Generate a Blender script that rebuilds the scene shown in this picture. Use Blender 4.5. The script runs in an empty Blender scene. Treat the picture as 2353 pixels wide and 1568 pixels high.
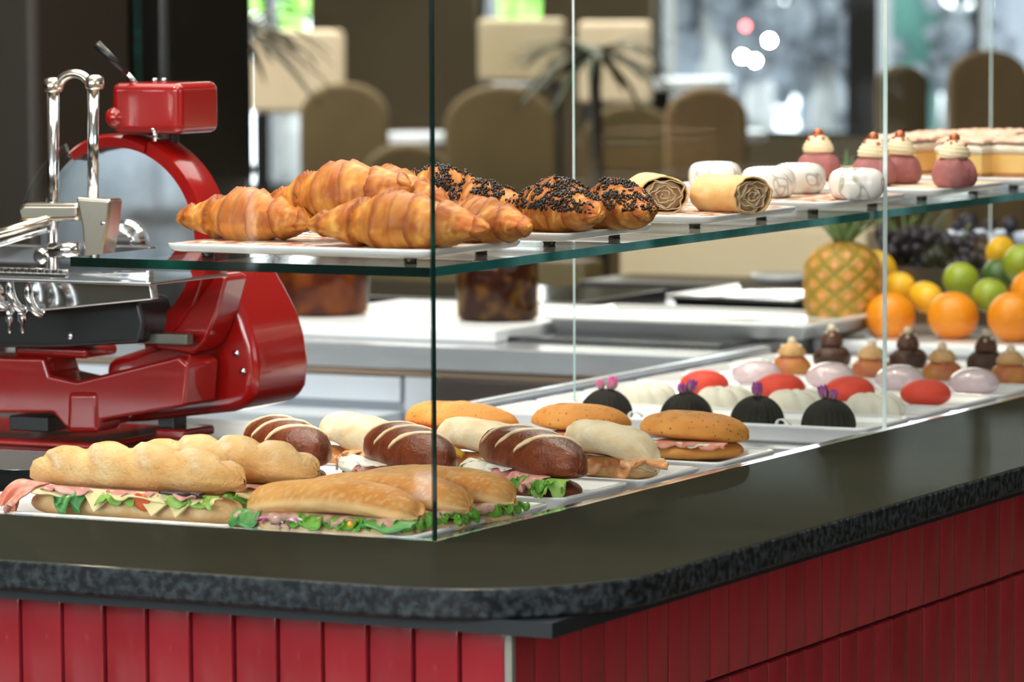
import bpy, math, random
import numpy as np
from mathutils import Vector, Matrix, noise
PI = math.pi
rnd = random.Random(7)
S = bpy.context.scene
COL = S.collection

# ------------------------------------------------------------ camera, world, light
IW, IH = 2353, 1568
YAW, PITCH, ROLL, FPX = 0.47636411, 0.08275929, -0.00469395, 9751.21
CPOS = np.array([1.89954443, -3.52018905, 0.52226189])

def cam_axes():
    f = np.array([-math.sin(YAW)*math.cos(PITCH), math.cos(YAW)*math.cos(PITCH), -math.sin(PITCH)])
    r = np.cross(f, [0, 0, 1]); r /= np.linalg.norm(r); u = np.cross(r, f)
    c, s = math.cos(ROLL), math.sin(ROLL)
    return np.array([c*r + s*u, -s*r + c*u, f])
M3 = cam_axes()
cd = bpy.data.cameras.new('camera'); cam = bpy.data.objects.new('camera', cd); COL.objects.link(cam)
cd.sensor_width = 36; cd.lens = FPX/IW*36; cd.clip_start = .05; cd.clip_end = 300
mw = Matrix.Identity(4)
for i in range(3):
    mw[i][0] = M3[0][i]; mw[i][1] = M3[1][i]; mw[i][2] = -M3[2][i]; mw[i][3] = CPOS[i]
cam.matrix_world = mw
cd.dof.use_dof = True; cd.dof.focus_distance = 4.42; cd.dof.aperture_fstop = 8.3
S.camera = cam
S.view_settings.view_transform = 'Standard'; S.view_settings.look = 'None'
S.view_settings.gamma = 1; S.view_settings.use_curve_mapping = False
S.view_settings.exposure = 0.45
S.cycles.transparent_max_bounces = 28
S.cycles.max_bounces = 9
S.cycles.sample_clamp_indirect = 6

wd = bpy.data.worlds.new('daylight'); S.world = wd; wd.use_nodes = True
wn = wd.node_tree.nodes; wn['Background'].inputs[0].default_value = (.91, .96, 1, 1); wn['Background'].inputs[1].default_value = 7.5

def area(name, loc, size, power, color, target=None, sy=None):
    l = bpy.data.lights.new(name, 'AREA'); l.energy = power; l.color = color; l.size = size
    if sy: l.shape = 'RECTANGLE'; l.size_y = sy
    o = bpy.data.objects.new(name, l); COL.objects.link(o); o.location = loc
    if target is not None:
        d = Vector(target)-Vector(loc); o.rotation_euler = d.to_track_quat('-Z', 'Y').to_euler()
    return o
area('ceiling_lamp', (-.6, 1.0, 2.1), 2.6, 84, (1, .95, .88), sy=3.4)
area('ceiling_lamp', (-5.2, 8.5, 2.1), 4, 330, (1, .93, .82), sy=6)
area('window_daylight', (-.2, -5.4, 1.5), 3.6, 85, (.93, .97, 1), (-.1, 0, -.1), sy=1.2)
area('window_daylight', (5.2, -1.2, 1.2), 4.2, 45, (.95, .97, 1), (0, .4, 0), sy=1.5)  # added unseen fill for the right-hand sides, no real window there
for p in ((.35, -.9, 2.0), (-1.5, -.2, 2.0), (-.75, 1.9, 2.0)):
    area('halogen_lamp', p, .07, 11, (1, .82, .6), (-.4, .6, 0))

def ray(px, py): return M3.T @ np.array([(px-IW/2)/FPX, -(py-IH/2)/FPX, 1])
def uz(px, py, z=0.): d = ray(px, py); return Vector(CPOS+d*(z-CPOS[2])/d[2])
def uy(px, py, y): d = ray(px, py); return Vector(CPOS+d*(y-CPOS[1])/d[1])
def ud(px, py, t): return Vector(CPOS+ray(px, py)*t)
def XY(px, y, z):                      # point in plane y at height z that falls in image column px
    p = uy(px, 784, y)
    for _ in range(6):
        q = M3 @ (np.array([p.x, y, z])-CPOS); cur = IW/2+FPX*q[0]/q[2]
        q2 = M3 @ (np.array([p.x+.001, y, z])-CPOS); g = (IW/2+FPX*q2[0]/q2[2]-cur)/.001
        p.x += (px-cur)/g
    return p.x

# ------------------------------------------------------------ materials
MATS = {}
def pm(name, c1, c2=None, scale=20, rough=.5, metal=0, bump=0, bscale=60, mask=None, coat=0, spec=.5,
       sss=0, contrast=(.35, .65), aniso=None, voro=False, mask2=None, emit=None, detail=4, bdist=.002, specks=None):
    if name in MATS: return MATS[name]
    m = bpy.data.materials.new(name); m.use_nodes = True; nt = m.node_tree; N = nt.nodes; Lk = nt.links.new
    b = N['Principled BSDF']
    tc = N.new('ShaderNodeTexCoord'); vec = tc.outputs['Object']
    if aniso:
        mp = N.new('ShaderNodeMapping'); mp.inputs['Scale'].default_value = aniso; Lk(vec, mp.inputs[0]); vec = mp.outputs[0]
    cur = None
    def rgb(c): 
        n = N.new('ShaderNodeRGB'); n.outputs[0].default_value = (*c, 1); return n.outputs[0]
    cur = rgb(c1)
    def mix(a, bb, f):
        x = N.new('ShaderNodeMix'); x.data_type = 'RGBA'; Lk(f, x.inputs[0]); Lk(a, x.inputs[6]); Lk(bb, x.inputs[7]); return x.outputs[2]
    def ramp(f, lo, hi):
        r = N.new('ShaderNodeMapRange'); r.inputs[1].default_value = lo; r.inputs[2].default_value = hi; Lk(f, r.inputs[0]); return r.outputs[0]
    if c2 is not None:
        if voro:
            t = N.new('ShaderNodeTexVoronoi'); t.inputs['Scale'].default_value = scale; o = t.outputs['Distance']
        else:
            t = N.new('ShaderNodeTexNoise'); t.inputs['Scale'].default_value = scale; t.inputs['Detail'].default_value = detail; o = t.outputs[0]
        Lk(vec, t.inputs['Vector'])
        cur = mix(cur, rgb(c2), ramp(o, *contrast))
    if mask is not None:
        a = N.new('ShaderNodeAttribute'); a.attribute_name = 'mask'
        cur = mix(cur, rgb(mask), a.outputs['Fac'])
    if mask2 is not None:
        a = N.new('ShaderNodeAttribute'); a.attribute_name = 'mask2'
        cur = mix(cur, rgb(mask2), a.outputs['Fac'])
    if specks is not None:
        t = N.new('ShaderNodeTexVoronoi'); t.inputs['Scale'].default_value = specks[1]; Lk(tc.outputs['Object'], t.inputs['Vector'])
        cur = mix(rgb(specks[0]), cur, ramp(t.outputs['Distance'], specks[2]*.7, specks[2]))
    Lk(cur, b.inputs['Base Color'])
    b.inputs['Roughness'].default_value = rough; b.inputs['Metallic'].default_value = metal
    b.inputs['Specular IOR Level'].default_value = spec
    b.inputs['Coat Weight'].default_value = coat; b.inputs['Coat Roughness'].default_value = .05
    if sss:
        b.inputs['Subsurface Weight'].default_value = sss; b.inputs['Subsurface Radius'].default_value = (.01, .006, .004); b.inputs['Subsurface Scale'].default_value = .6
    if bump:
        t = N.new('ShaderNodeTexNoise'); t.inputs['Scale'].default_value = bscale; t.inputs['Detail'].default_value = 5; Lk(vec, t.inputs['Vector'])
        bp = N.new('ShaderNodeBump'); bp.inputs['Strength'].default_value = bump; bp.inputs['Distance'].default_value = bdist
        Lk(t.outputs[0], bp.inputs['Height']); Lk(bp.outputs[0], b.inputs['Normal'])
    if emit:
        b.inputs['Emission Color'].default_value = (*emit[0], 1); b.inputs['Emission Strength'].default_value = emit[1]
    MATS[name] = m; return m

def glass_mat(name, tint, strength=1.0):
    m = bpy.data.materials.new(name); m.use_nodes = True; nt = m.node_tree; N = nt.nodes; Lk = nt.links.new
    N.remove(N['Principled BSDF']); out = N['Material Output']
    g = N.new('ShaderNodeNewGeometry'); d = N.new('ShaderNodeVectorMath'); d.operation = 'DOT_PRODUCT'
    Lk(g.outputs['Incoming'], d.inputs[0]); Lk(g.outputs['Normal'], d.inputs[1])
    def mt(op, a, b=None):
        n = N.new('ShaderNodeMath'); n.operation = op
        for i, v in enumerate((a, b)):
            if v is None: continue
            if isinstance(v, (int, float)): n.inputs[i].default_value = v
            else: Lk(v, n.inputs[i])
        return n.outputs[0]
    c = mt('ABSOLUTE', d.outputs['Value']); k = mt('POWER', mt('SUBTRACT', 1., c), 5.)
    f = mt('MULTIPLY', mt('ADD', mt('MULTIPLY', k, .96), .04), strength)
    t = N.new('ShaderNodeBsdfTransparent'); t.inputs[0].default_value = (*tint, 1)
    gl = N.new('ShaderNodeBsdfGlossy'); gl.inputs['Roughness'].default_value = .0
    mx = N.new('ShaderNodeMixShader'); Lk(f, mx.inputs[0]); Lk(t.outputs[0], mx.inputs[1]); Lk(gl.outputs[0], mx.inputs[2]); Lk(mx.outputs[0], out.inputs[0])
    return m
GLASS = glass_mat('clear_glass', (.975, .992, .985), .8)
SHELFG = glass_mat('shelf_glass', (.97, .99, .98), .8)
EDGE_TEAL = pm('glass_edge_teal_glint', (.012, .17, .16), (.30, .85, .88), 4, .08, coat=1, aniso=(0, 1, .0), contrast=(.46, .66), spec=.8)  # bright cyan glints along the edge are put into the colour
EDGE_DARK = pm('glass_edge_dark_green_glint', (.001, .012, .010), (.004, .10, .065), 12, .1, coat=.3, contrast=(.55, .8))  # same glass; dark reflection and emerald glints painted into the edge colour
EDGE_PALE = pm('glass_edge_pale', (.78, .88, .9), (.35, .6, .58), 5, .1, coat=1)

WHITE = pm('white_glaze', (.83, .84, .86), rough=.14, coat=.6)
STEEL = pm('brushed_steel', (.62, .64, .68), (.5, .52, .55), 8, .28, 1, aniso=(1, 14, 14), bump=.03, bscale=60)
STEELW = pm('bright_steel', (.82, .85, .9), rough=.42, metal=.85)
CHROME = pm('polished_chrome', (.75, .75, .76), rough=.12, metal=1)
BRONZE = pm('warm_polished_metal', (.75, .66, .55), rough=.22, metal=1)
RED = pm('red_enamel', (.30, .003, .003), rough=.2, coat=.7)
BLACK = pm('black_plastic', (.008, .008, .01), rough=.3)
GRANITE = pm('black_granite', (.004, .007, .009), (.06, .08, .092), 120, .3, contrast=(.42, .78), detail=8, specks=((.12, .09, .06), 160, .12), bump=.12, bscale=90)
BLACKTRIM = pm('black_trim', (.006, .011, .014), rough=.5)
TILE_L = pm('red_glazed_tile', (.37, .030, .040), (.31, .020, .026), 14, .16, coat=.4, bump=.22, bscale=16, bdist=.004, mask=(.42, .03, .04))
GROUT = pm('dark_grout', (.012, .012, .012), rough=.8)
ALU = pm('aluminium_profile', (.42, .42, .36), rough=.35, metal=.6)

def ledge_mat():
    m = bpy.data.materials.new('honed_dark_stone_top'); m.use_nodes = True; nt = m.node_tree; N = nt.nodes; Lk = nt.links.new
    N.remove(N['Principled BSDF']); out = N['Material Output']
    tc = N.new('ShaderNodeTexCoord'); nz = N.new('ShaderNodeTexNoise'); nz.inputs['Scale'].default_value = 5; Lk(tc.outputs['Object'], nz.inputs[0])
    mx = N.new('ShaderNodeMix'); mx.data_type = 'RGBA'; mx.inputs[6].default_value = (.019, .0195, .0135, 1); mx.inputs[7].default_value = (.026, .0275, .020, 1); Lk(nz.outputs[0], mx.inputs[0])
    d = N.new('ShaderNodeBsdfDiffuse'); Lk(mx.outputs[2], d.inputs[0])
    g = N.new('ShaderNodeBsdfGlossy'); g.inputs['Roughness'].default_value = .06; g.inputs[0].default_value = (.9, .95, .9, 1)
    ms = N.new('ShaderNodeMixShader'); ms.inputs[0].default_value = .012
    Lk(d.outputs[0], ms.inputs[1]); Lk(g.outputs[0], ms.inputs[2]); Lk(ms.outputs[0], out.inputs[0])
    return m
LEDGE = ledge_mat()

# ------------------------------------------------------------ object helpers
def thing(name, label, cat, loc=(0, 0, 0), rz=0, group=None, rx=0, ry=0):
    o = bpy.data.objects.new(name, None); COL.objects.link(o); o.empty_display_size = .02
    o.location = loc; o.rotation_euler = (rx, ry, rz); o['label'] = label; o['category'] = cat
    if group: o['group'] = group
    return o
def tag(o, label=None, cat=None, group=None, kind=None):
    if label: o['label'] = label
    if cat: o['category'] = cat
    if group: o['group'] = group
    if kind: o['kind'] = kind
    return o
class MB:
    def __init__(s): s.v = []; s.f = []; s.k = []; s.m = []; s.m2 = []
    def add(s, v, f, mask=None, slot=0, mask2=None):
        n = len(s.v); s.v += [tuple(p) for p in v]; s.f += [tuple(i+n for i in q) for q in f]; s.k += [slot]*len(f)
        s.m += list(mask) if mask is not None else [0.]*len(v)
        s.m2 += list(mask2) if mask2 is not None else [0.]*len(v)
        return s
    def box(s, x0, x1, y0, y1, z0, z1, slot=0, mask=None):
        v = [(x, y, z) for x in (x0, x1) for y in (y0, y1) for z in (z0, z1)]
        f = [(0, 1, 3, 2), (4, 6, 7, 5), (0, 4, 5, 1), (2, 3, 7, 6), (0, 2, 6, 4), (1, 5, 7, 3)]
        return s.add(v, f, None if mask is None else [mask]*8, slot)
    def tube(s, pts, r, n=12, slot=0, cap=True):
        pts = [Vector(p) for p in pts]; rs = r if isinstance(r, (list, tuple)) else [r]*len(pts)
        V = []; F = []; up = Vector((0, 0, 1)); prev = None
        for i, p in enumerate(pts):
            d = (pts[min(i+1, len(pts)-1)]-pts[max(i-1, 0)]).normalized()
            if prev is None:
                a = d.cross(up); a = a if a.length > .1 else d.cross(Vector((1, 0, 0)))
            else: a = prev-d*prev.dot(d)
            a.normalize(); prev = a; b = d.cross(a)
            for j in range(n):
                t = 2*PI*j/n; V.append(p+(a*math.cos(t)+b*math.sin(t))*rs[i])
        for i in range(len(pts)-1):
            for j in range(n): F.append((i*n+j, i*n+(j+1) % n, (i+1)*n+(j+1) % n, (i+1)*n+j))
        if cap: F.append(tuple(range(n-1, -1, -1))); F.append(tuple((len(pts)-1)*n+j for j in range(n)))
        return s.add(V, F, slot=slot)
    def prism(s, poly, a, b, axis='y', slot=0):      # poly in the other two axes
        def P(p, t): return (p[0], t, p[1]) if axis == 'y' else ((p[0], p[1], t) if axis == 'z' else (t, p[0], p[1]))
        n = len(poly); V = [P(p, a) for p in poly]+[P(p, b) for p in poly]
        F = [tuple(range(n)), tuple(range(2*n-1, n-1, -1))]+[(i, (i+1) % n, n+(i+1) % n, n+i)[::-1] for i in range(n)]
        return s.add(V, F, slot=slot)
    def lathe(s, prof, n=32, fn=None, slot=0, c=(0, 0, 0), mfn=None):
        V = []; F = []; K = []
        for i, (r, z) in enumerate(prof):
            for j in range(n):
                a = 2*PI*j/n; rr, zz = (r, z) if fn is None else fn(r, z, a, i/(len(prof)-1))
                V.append((c[0]+rr*math.cos(a), c[1]+rr*math.sin(a), c[2]+zz)); K.append(0 if mfn is None else mfn(r, z, a))
        for i in range(len(prof)-1):
            for j in range(n): F.append((i*n+j, i*n+(j+1) % n, (i+1)*n+(j+1) % n, (i+1)*n+j))
        F.append(tuple(range(n-1, -1, -1))); F.append(tuple((len(prof)-1)*n+j for j in range(n)))
        return s.add(V, F, K, slot)
    def ball(s, c, r, n=12, slot=0, sz=1.):
        m = max(4, n//2); prof = [(max(1e-5, r*math.sin(PI*i/m)), -r*sz*math.cos(PI*i/m)) for i in range(m+1)]
        return s.lathe(prof, n, c=c, slot=slot)
    def xf(s, M, start=0):
        for i in range(start, len(s.v)): s.v[i] = tuple(M @ Vector(s.v[i]))
        return s
    def build(s, name, mat, parent=None, smooth=True, bevel=0, seg=3, sub=0, solid=0, loc=None, rot=None, auto=None):
        me = bpy.data.meshes.new(name); me.from_pydata(s.v, [], s.f); me.update()
        for mm in (mat if isinstance(mat, (list, tuple)) else [mat]): me.materials.append(mm)
        me.polygons.foreach_set('material_index', s.k)
        if any(s.m): a = me.attributes.new('mask', 'FLOAT', 'POINT'); a.data.foreach_set('value', s.m)
        if any(s.m2): a = me.attributes.new('mask2', 'FLOAT', 'POINT'); a.data.foreach_set('value', s.m2)
        me.polygons.foreach_set('use_smooth', [bool(smooth)]*len(me.polygons))
        o = bpy.data.objects.new(name, me); COL.objects.link(o)
        if parent is not None: o.parent = parent
        if loc: o.location = loc
        if rot: o.rotation_euler = rot
        if auto is not None: me.set_sharp_from_angle(angle=math.radians(auto))
        if bevel:
            b = o.modifiers.new('b', 'BEVEL'); b.width = bevel; b.segments = seg; b.limit_method = 'ANGLE'; b.angle_limit = .6; b.harden_normals = True
        if solid:
            q = o.modifiers.new('s', 'SOLIDIFY'); q.thickness = solid; q.offset = 0
        if sub:
            q = o.modifiers.new('d', 'SUBSURF'); q.levels = sub; q.render_levels = sub
        return o
def fb(x, y, z, sc=1., oc=3):
    return noise.fractal(Vector((x*sc, y*sc, z*sc)), .6, 2., oc)

def loaf(L, W, H, n=60, m=32, k=2.6, flat=.35, disp=None, p=.85, seed=0, rough=.0, bend=0, endz=None, lump=.04, lsc=30):
    """bread-like body along x, base at z=0; disp(t, a, sy, sz) -> (radial factor, mask)"""
    mb = MB(); V = []; K = []; F = []
    for i in range(n+1):
        u = -math.cos(PI*i/n); t = (u+1)/2
        s = max(0.004, 1-abs(u)**k)**.5
        for j in range(m):
            a = 2*PI*j/m; c, q = math.cos(a), math.sin(a)
            y = math.copysign(abs(c)**p, c); z = math.copysign(abs(q)**p, q)
            if z < 0: z *= flat
            f, mk = disp(t, a) if disp else (1, 0)
            f += lump*fb(u*L*.5, y*W*.5+seed*3.1, z*H*.5+seed, lsc)
            X = u*L/2*(1+.5*(f-1)*abs(u)); Y = y*W/2*s*f; Z = z*H/(1+flat)*(s**.75)*f
            if bend: Y += bend*(u*u)
            if endz: Z += endz(u)
            V.append([X, Y, Z]); K.append(mk)
    mz = -flat*H/(1+flat)
    V = [(a, b, c-mz) for a, b, c in V]
    for i in range(n):
        for j in range(m): F.append((i*m+j, i*m+(j+1) % m, (i+1)*m+(j+1) % m, (i+1)*m+j))
    F = [tuple(reversed(q)) for q in F]
    F.append(tuple(range(m))); F.append(tuple(n*m+j for j in range(m-1, -1, -1)))
    return mb.add(V, F, K)

def ruffle(L, D, amp, waves, droop, seed=0, nx=60, ny=8, holes=0):
    """sheet along x, hanging out towards -y"""
    r = random.Random(seed); V = []; F = []; K = []; ph = r.random()*6
    for i in range(nx+1):
        u = i/nx
        for j in range(ny+1):
            v = j/ny; w = amp*v**1.3
            nn = fb(u*waves*.8, v*1.2, seed*2.3, 1.)
            a = 2*PI*waves*u+ph+3*nn
            V.append(((u-.5)*L+w*.6*math.cos(a*1.0), -v*D*(1+.35*math.sin(a*.37+seed))+w*.3*math.cos(a*1.7), -droop*v*v+w*math.sin(a)+.5*amp*nn*v)); K.append(v)
    for i in range(nx):
        for j in range(ny): q = i*(ny+1)+j; F.append((q, q+1, q+ny+2, q+ny+1))
    return MB().add(V, F, K)

# ------------------------------------------------------------ setting
def struct(o): o['kind'] = 'structure'; return o
FZ = -.95
floor_m = pm('brown_stone_floor', (.16, .12, .08), (.1, .08, .055), 2, .35)
wall_m = pm('olive_brown_wall', (.17, .135, .075), (.13, .10, .06), .8, .7)
ceil_m = pm('ceiling_white', (.75, .73, .7), rough=.8)
YB = 15.0
struct(MB().box(-18, 7, -7, YB+.3, FZ-.1, FZ).build('floor', floor_m, smooth=False))
struct(MB().box(-18, 7, -7, YB+.3, 2.25, 2.35).build('ceiling', ceil_m, smooth=False))
struct(MB().box(7, 7.2, -7, YB+.3, FZ, 2.25).build('wall_right', wall_m, smooth=False))
struct(MB().box(-18.2, -18, -7, YB+.3, FZ, 2.25).build('wall_left', wall_m, smooth=False))
# wall behind the camera with street windows
w = MB(); w.box(-18, 7, -7.2, -7, 1.9, 2.25); 

for a, b, lo, hi in ((-18, -4.5, FZ, .75), (-4.5, -4.37, FZ, -.29), (-4.5, -4.37, -.02, .75), (-4.37, -3.95, FZ, .75), (-3.95, -3.76, -.84, .75), (-3.76, 7, FZ, .75)): w.box(a, b, -7.2, -7, lo, hi)   # low openings cut to put bright reflections into the left pane
for a, b in ((-18, -6.5), (-4.6, -4.35), (-2.9, -2.3), (-.2, .4), (3.5, 7)): w.box(a, b, -7.2, -7, .75, 1.9)
struct(w.build('wall_front', wall_m, smooth=False))
# far wall with the windows to the street
def wx(px): return uy(px, 200, YB).x
def wz(py): return uy(1500, py, YB).z
wins = [(485, 712, 455), (1095, 1245, 60), (1500, 2480, 312)]
w = MB(); w.box(-18, 7, YB, YB+.25, 1.9, 2.25); prev = -18
for i, (a, b, bot) in enumerate(wins):
    w.box(prev, wx(a), YB, YB+.25, FZ, 1.9); w.box(wx(a), wx(b), YB, YB+.25, FZ, wz(bot)); prev = wx(b)
w.box(prev, 7, YB, YB+.25, FZ, 1.9)
struct(w.build('wall_back', wall_m, smooth=False))
frame_m = pm('dark_window_frame', (.012, .015, .018), rough=.4)
pane_m = GLASS
for i, (a, b, bot) in enumerate(wins):
    f = MB(); x0, x1, z0 = wx(a), wx(b), wz(bot); t = .03
    f.box(x0, x0+t, YB+.05, YB+.15, z0, 1.9); f.box(x1-t, x1, YB+.05, YB+.15, z0, 1.9); f.box(x0+t, x1-t, YB+.05, YB+.15, z0, z0+t); f.box(x0+t, x1-t, YB+.05, YB+.15, 1.9-t, 1.9)
    if i == 0: c = wx(600); f.box(c-.02, c+.02, YB+.05, YB+.15, z0+t, 1.9-t)
    if i == 2:
        c = wx(1975); f.box(c-.08, c+.08, YB+.03, YB+.2, z0+t, 1.9-t); c = wx(2235); f.box(c-.02, c+.02, YB+.05, YB+.15, z0+t, 1.9-t)
    fo = struct(f.build('window_%d' % (i+1), frame_m, smooth=False))
    MB().box(x0+t, x1-t, YB+.09, YB+.1, z0+t, 1.9-t).build('pane', pane_m, fo, smooth=False)
# outside
pave = pm('pale_pavement', (.75, .78, .82), (.6, .62, .66), .3, .8)
struct(MB().box(-70, 50, YB+.25, 130, -1.15, -1.05).build('ground', pave, smooth=False))
struct(MB().box(-70, 50, -60, -7.2, -1.15, -1.05).build('ground', pave, smooth=False))

# ------------------------------------------------------------ counter
def arc(cx, cy, r, a0, a1, n=18): return [(cx+r*math.cos(a0+(a1-a0)*i/n), cy+r*math.sin(a0+(a1-a0)*i/n)) for i in range(n+1)]
GX, GY, GR = .283, -.284, .185
outl = [(-3, GY)]+arc(GX-GR, GY+GR, GR, -PI/2, 0)+[(GX, 4.2)]
inn = [(0, 4.2), (0, 0), (-3, 0)]
g = MB()
poly = outl+inn; n = len(poly)
g.add([(x, y, 0) for x, y in poly]+[(x, y, -.028) for x, y in poly],
      [], None)
g.f.append(tuple(range(n))); g.k.append(1)
g.f.append(tuple(range(2*n-1, n-1, -1))); g.k.append(0)
for i in range(n): g.f.append((i, n+i, n+(i+1) % n, (i+1) % n)); g.k.append(0)
o = g.build('counter_top', [GRANITE, LEDGE], smooth=True, auto=40); bv = o.modifiers.new('b', 'BEVEL'); bv.width = .003; bv.segments = 2; bv.limit_method = 'ANGLE'; bv.angle_limit = 1.2
tag(o, 'polished dark stone counter ledge with a rounded corner in front of the glass', 'counter top')
# counter body
body = thing('counter_base', 'counter base clad in upright red glazed tiles with black grout below the stone ledge', 'counter', (0, 0, FZ))
zb = -FZ
s = MB(); s.prism([(-3, -.25), (.25, -.25), (.25, 4.2), (.02, 4.2), (.02, -.02), (-3, -.02)], zb-.042, zb-.0285, 'z')
s.build('black_underlay', BLACKTRIM, body, smooth=False)
s = MB(); s.prism([(-3, -.155), (.155, -.155), (.155, 4.2), (.02, 4.2), (.02, -.02), (-3, -.02)], 0, zb-.042, 'z')
s.build('grout_backing', GROUT, body, smooth=False)
def tiles(right):
    mb = MB(); rr = random.Random(3 if right else 5); P_ = .0475; hz = .1455; gap = .0028
    for c in range(0, 84 if right else 30):
        for r in range(4):
            a0 = -.1605+P_*c+gap/2 if right else .1605-P_*(c+1)+gap/2; a1 = a0+P_-gap
            z1 = -.163+hz-r*hz-.0015; z0 = z1-hz+.003
            if z1 > -.043: z1 = -.043
            tl = rr.uniform(-.0006, .0006); tz = rr.uniform(-.0006, .0006)
            b = .003; d = .165
            ring = []
            for ins, dep in ((0, .157), (0, .1625), (.0012, .1643), (b, .165)):
                for (a, z, sa, sz_) in ((a0+ins, z0+ins, -1, -1), (a1-ins, z0+ins, 1, -1), (a1-ins, z1-ins, 1, 1), (a0+ins, z1-ins, -1, 1)):
                    dd = dep+tl*sa+tz*sz_
                    ring.append((dd, a, z+zb) if right else (a, -dd, z+zb))
            F = [(12, 13, 14, 15)]+[(q*4+i, q*4+(i+1) % 4, q*4+4+(i+1) % 4, q*4+4+i) for q in range(3) for i in range(4)]
            mb.add(ring, F, [rr.random()]*16)
    o = mb.build('tile_facing', TILE_L, body, smooth=True, auto=35); return o
tiles(False); tiles(True)
MB().box(.1605, .1685, -.1685, -.1605, 0, zb-.043).build('corner_profile', ALU, body, smooth=False, bevel=.001)

# display well
well = thing('display_case', 'sunken stainless steel display deck behind the glass panes', 'display case', (0, 0, -.05))
MB().box(-.56, -.001, .001, 2.95, 0, .028).build('deck', STEEL, well, smooth=False)
MB().box(-3, -.56, .001, .42, 0, .028).build('deck', pm('dark_steel', (.09, .1, .11), rough=.2, metal=.8), well, smooth=False)
MB().box(-.575, -.56, 1.12, 2.06, 0, .058).build('back_rail', pm('rail_steel', (.55, .62, .7), rough=.22, metal=.9), well, smooth=False, bevel=.002)
MB().box(-.56, -.001, 1.02, 1.06, .028, .034).build('divider_strip', STEEL, well, smooth=False, bevel=.001)
MB().box(-.021, -.001, .001, 2.29, .028, .048).build('rim', CHROME, well, smooth=False)

ZT = .78
def pane(name, x0, x1, y0, y1, z0, z1, label, edges):
    """edges: material slot for each of the box faces -x +x -y +y bottom top; 0 = glass"""
    mb = MB(); v = [(x, y, z) for x in (x0, x1) for y in (y0, y1) for z in (z0, z1)]
    fs = [(0, 1, 3, 2), (4, 6, 7, 5), (0, 4, 5, 1), (2, 3, 7, 6), (0, 2, 6, 4), (1, 5, 7, 3)]
    mb.add(v, fs); mb.k = list(edges)
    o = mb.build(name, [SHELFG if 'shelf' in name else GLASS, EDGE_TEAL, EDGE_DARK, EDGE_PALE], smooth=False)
    if 'shelf' in name: return tag(o, label, 'glass shelf')
    o.parent = well; o.location.z = .05; o['label'] = label; return o
TH = .008
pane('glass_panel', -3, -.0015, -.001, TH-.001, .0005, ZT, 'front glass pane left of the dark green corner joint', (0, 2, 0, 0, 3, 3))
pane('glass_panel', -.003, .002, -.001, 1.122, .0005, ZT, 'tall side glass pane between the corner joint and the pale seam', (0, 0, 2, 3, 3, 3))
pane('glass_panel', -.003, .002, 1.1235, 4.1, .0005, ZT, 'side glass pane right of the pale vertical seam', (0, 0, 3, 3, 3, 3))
pane('glass_panel', -.4325, -.43, 1.165, 2.6, .012, ZT, 'thin glass pane standing at the back of the pastry section', (0, 0, 3, 3, 3, 3)).data.materials[0] = glass_mat('anti_reflective_glass', (.98, .99, .985), .2)
SZ = .2595
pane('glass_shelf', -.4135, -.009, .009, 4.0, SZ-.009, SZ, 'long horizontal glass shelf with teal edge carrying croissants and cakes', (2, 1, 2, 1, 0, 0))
x = uy(320, 90, 1.6).x
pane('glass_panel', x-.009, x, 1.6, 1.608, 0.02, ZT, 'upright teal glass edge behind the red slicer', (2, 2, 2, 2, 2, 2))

# ------------------------------------------------------------ trays
def rrect(w, d, r, n=6):
    pts = []
    for cx, cy, a in ((w/2-r, d/2-r, 0), (-w/2+r, d/2-r, PI/2), (-w/2+r, -d/2+r, PI), (w/2-r, -d/2+r, 3*PI/2)):
        for i in range(n+1): t = a+PI/2*i/n; pts.append((cx+r*math.cos(t), cy+r*math.sin(t)))
    return pts
def rings(mb, w, d, r, prof, slot=0, fill_slot=None, kfn=None):
    V = []; F = []; m = None
    for ins, z in prof:
        p = rrect(w-2*ins, d-2*ins, max(.002, r-ins)); m = len(p); V += [(x, y, z) for x, y in p]
    for i in range(len(prof)-1):
        for j in range(m): F.append((i*m+j, i*m+(j+1) % m, (i+1)*m+(j+1) % m, (i+1)*m+j))
    ks = [slot]*len(F)
    F.append(tuple(range(m-1, -1, -1))); ks.append(slot)
    F.append(tuple((len(prof)-1)*m+j for j in range(m))); ks.append(slot if fill_slot is None else fill_slot)
    n0 = len(mb.v); mb.add(V, F); mb.k[-len(ks):] = ks
    return mb
def deep_tray(x0, x1, y0, y1, z, label, h=.023, group=None):
    o = rings(MB(), x1-x0, y1-y0, .014, [(.012, 0), (.008, .004), (.006, h-.007), (.001, h-.004), (0, h-.002), (.001, h), (.006, h), (.010, h-.002), (.015, h-.008), (.02, h-.0095)]).build('serving_tray', WHITE)
    o.location = ((x0+x1)/2, (y0+y1)/2, z)
    return tag(o, label, 'tray', group or 'white melamine trays on the steel deck')
DZ = -.0219
deep_tray(-.60, -.235, .014, .31, DZ, 'white tray under the baguette sandwiches at the far left')
deep_tray(-.226, -.032, .014, .31, DZ, 'white tray under the three ciabatta sandwiches at the glass corner')
deep_tray(-.54, -.038, .345, .51, DZ, 'white tray under the dark pretzel roll sandwiches')
deep_tray(-.54, -.030, .525, .675, DZ, 'white tray under the pale salmon sandwiches')
deep_tray(-.54, -.026, .71, .87, DZ, 'white tray under the golden focaccia sandwiches')
TY = [(1.115, 1.265), (1.272, 1.40), (1.408, 1.56), (1.568, 1.715), (1.722, 1.872), (1.88, 2.03)]
TN = ['black domes with rosebuds', 'creamy white ribbed cakes', 'red oval cakes', 'pale pink glazed ovals', 'golden choux buns', 'chocolate choux buns']
for (a, b), nm in zip(TY, TN): deep_tray(-.545, -.022, a, b, DZ, 'white tray holding the row of '+nm)
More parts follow.
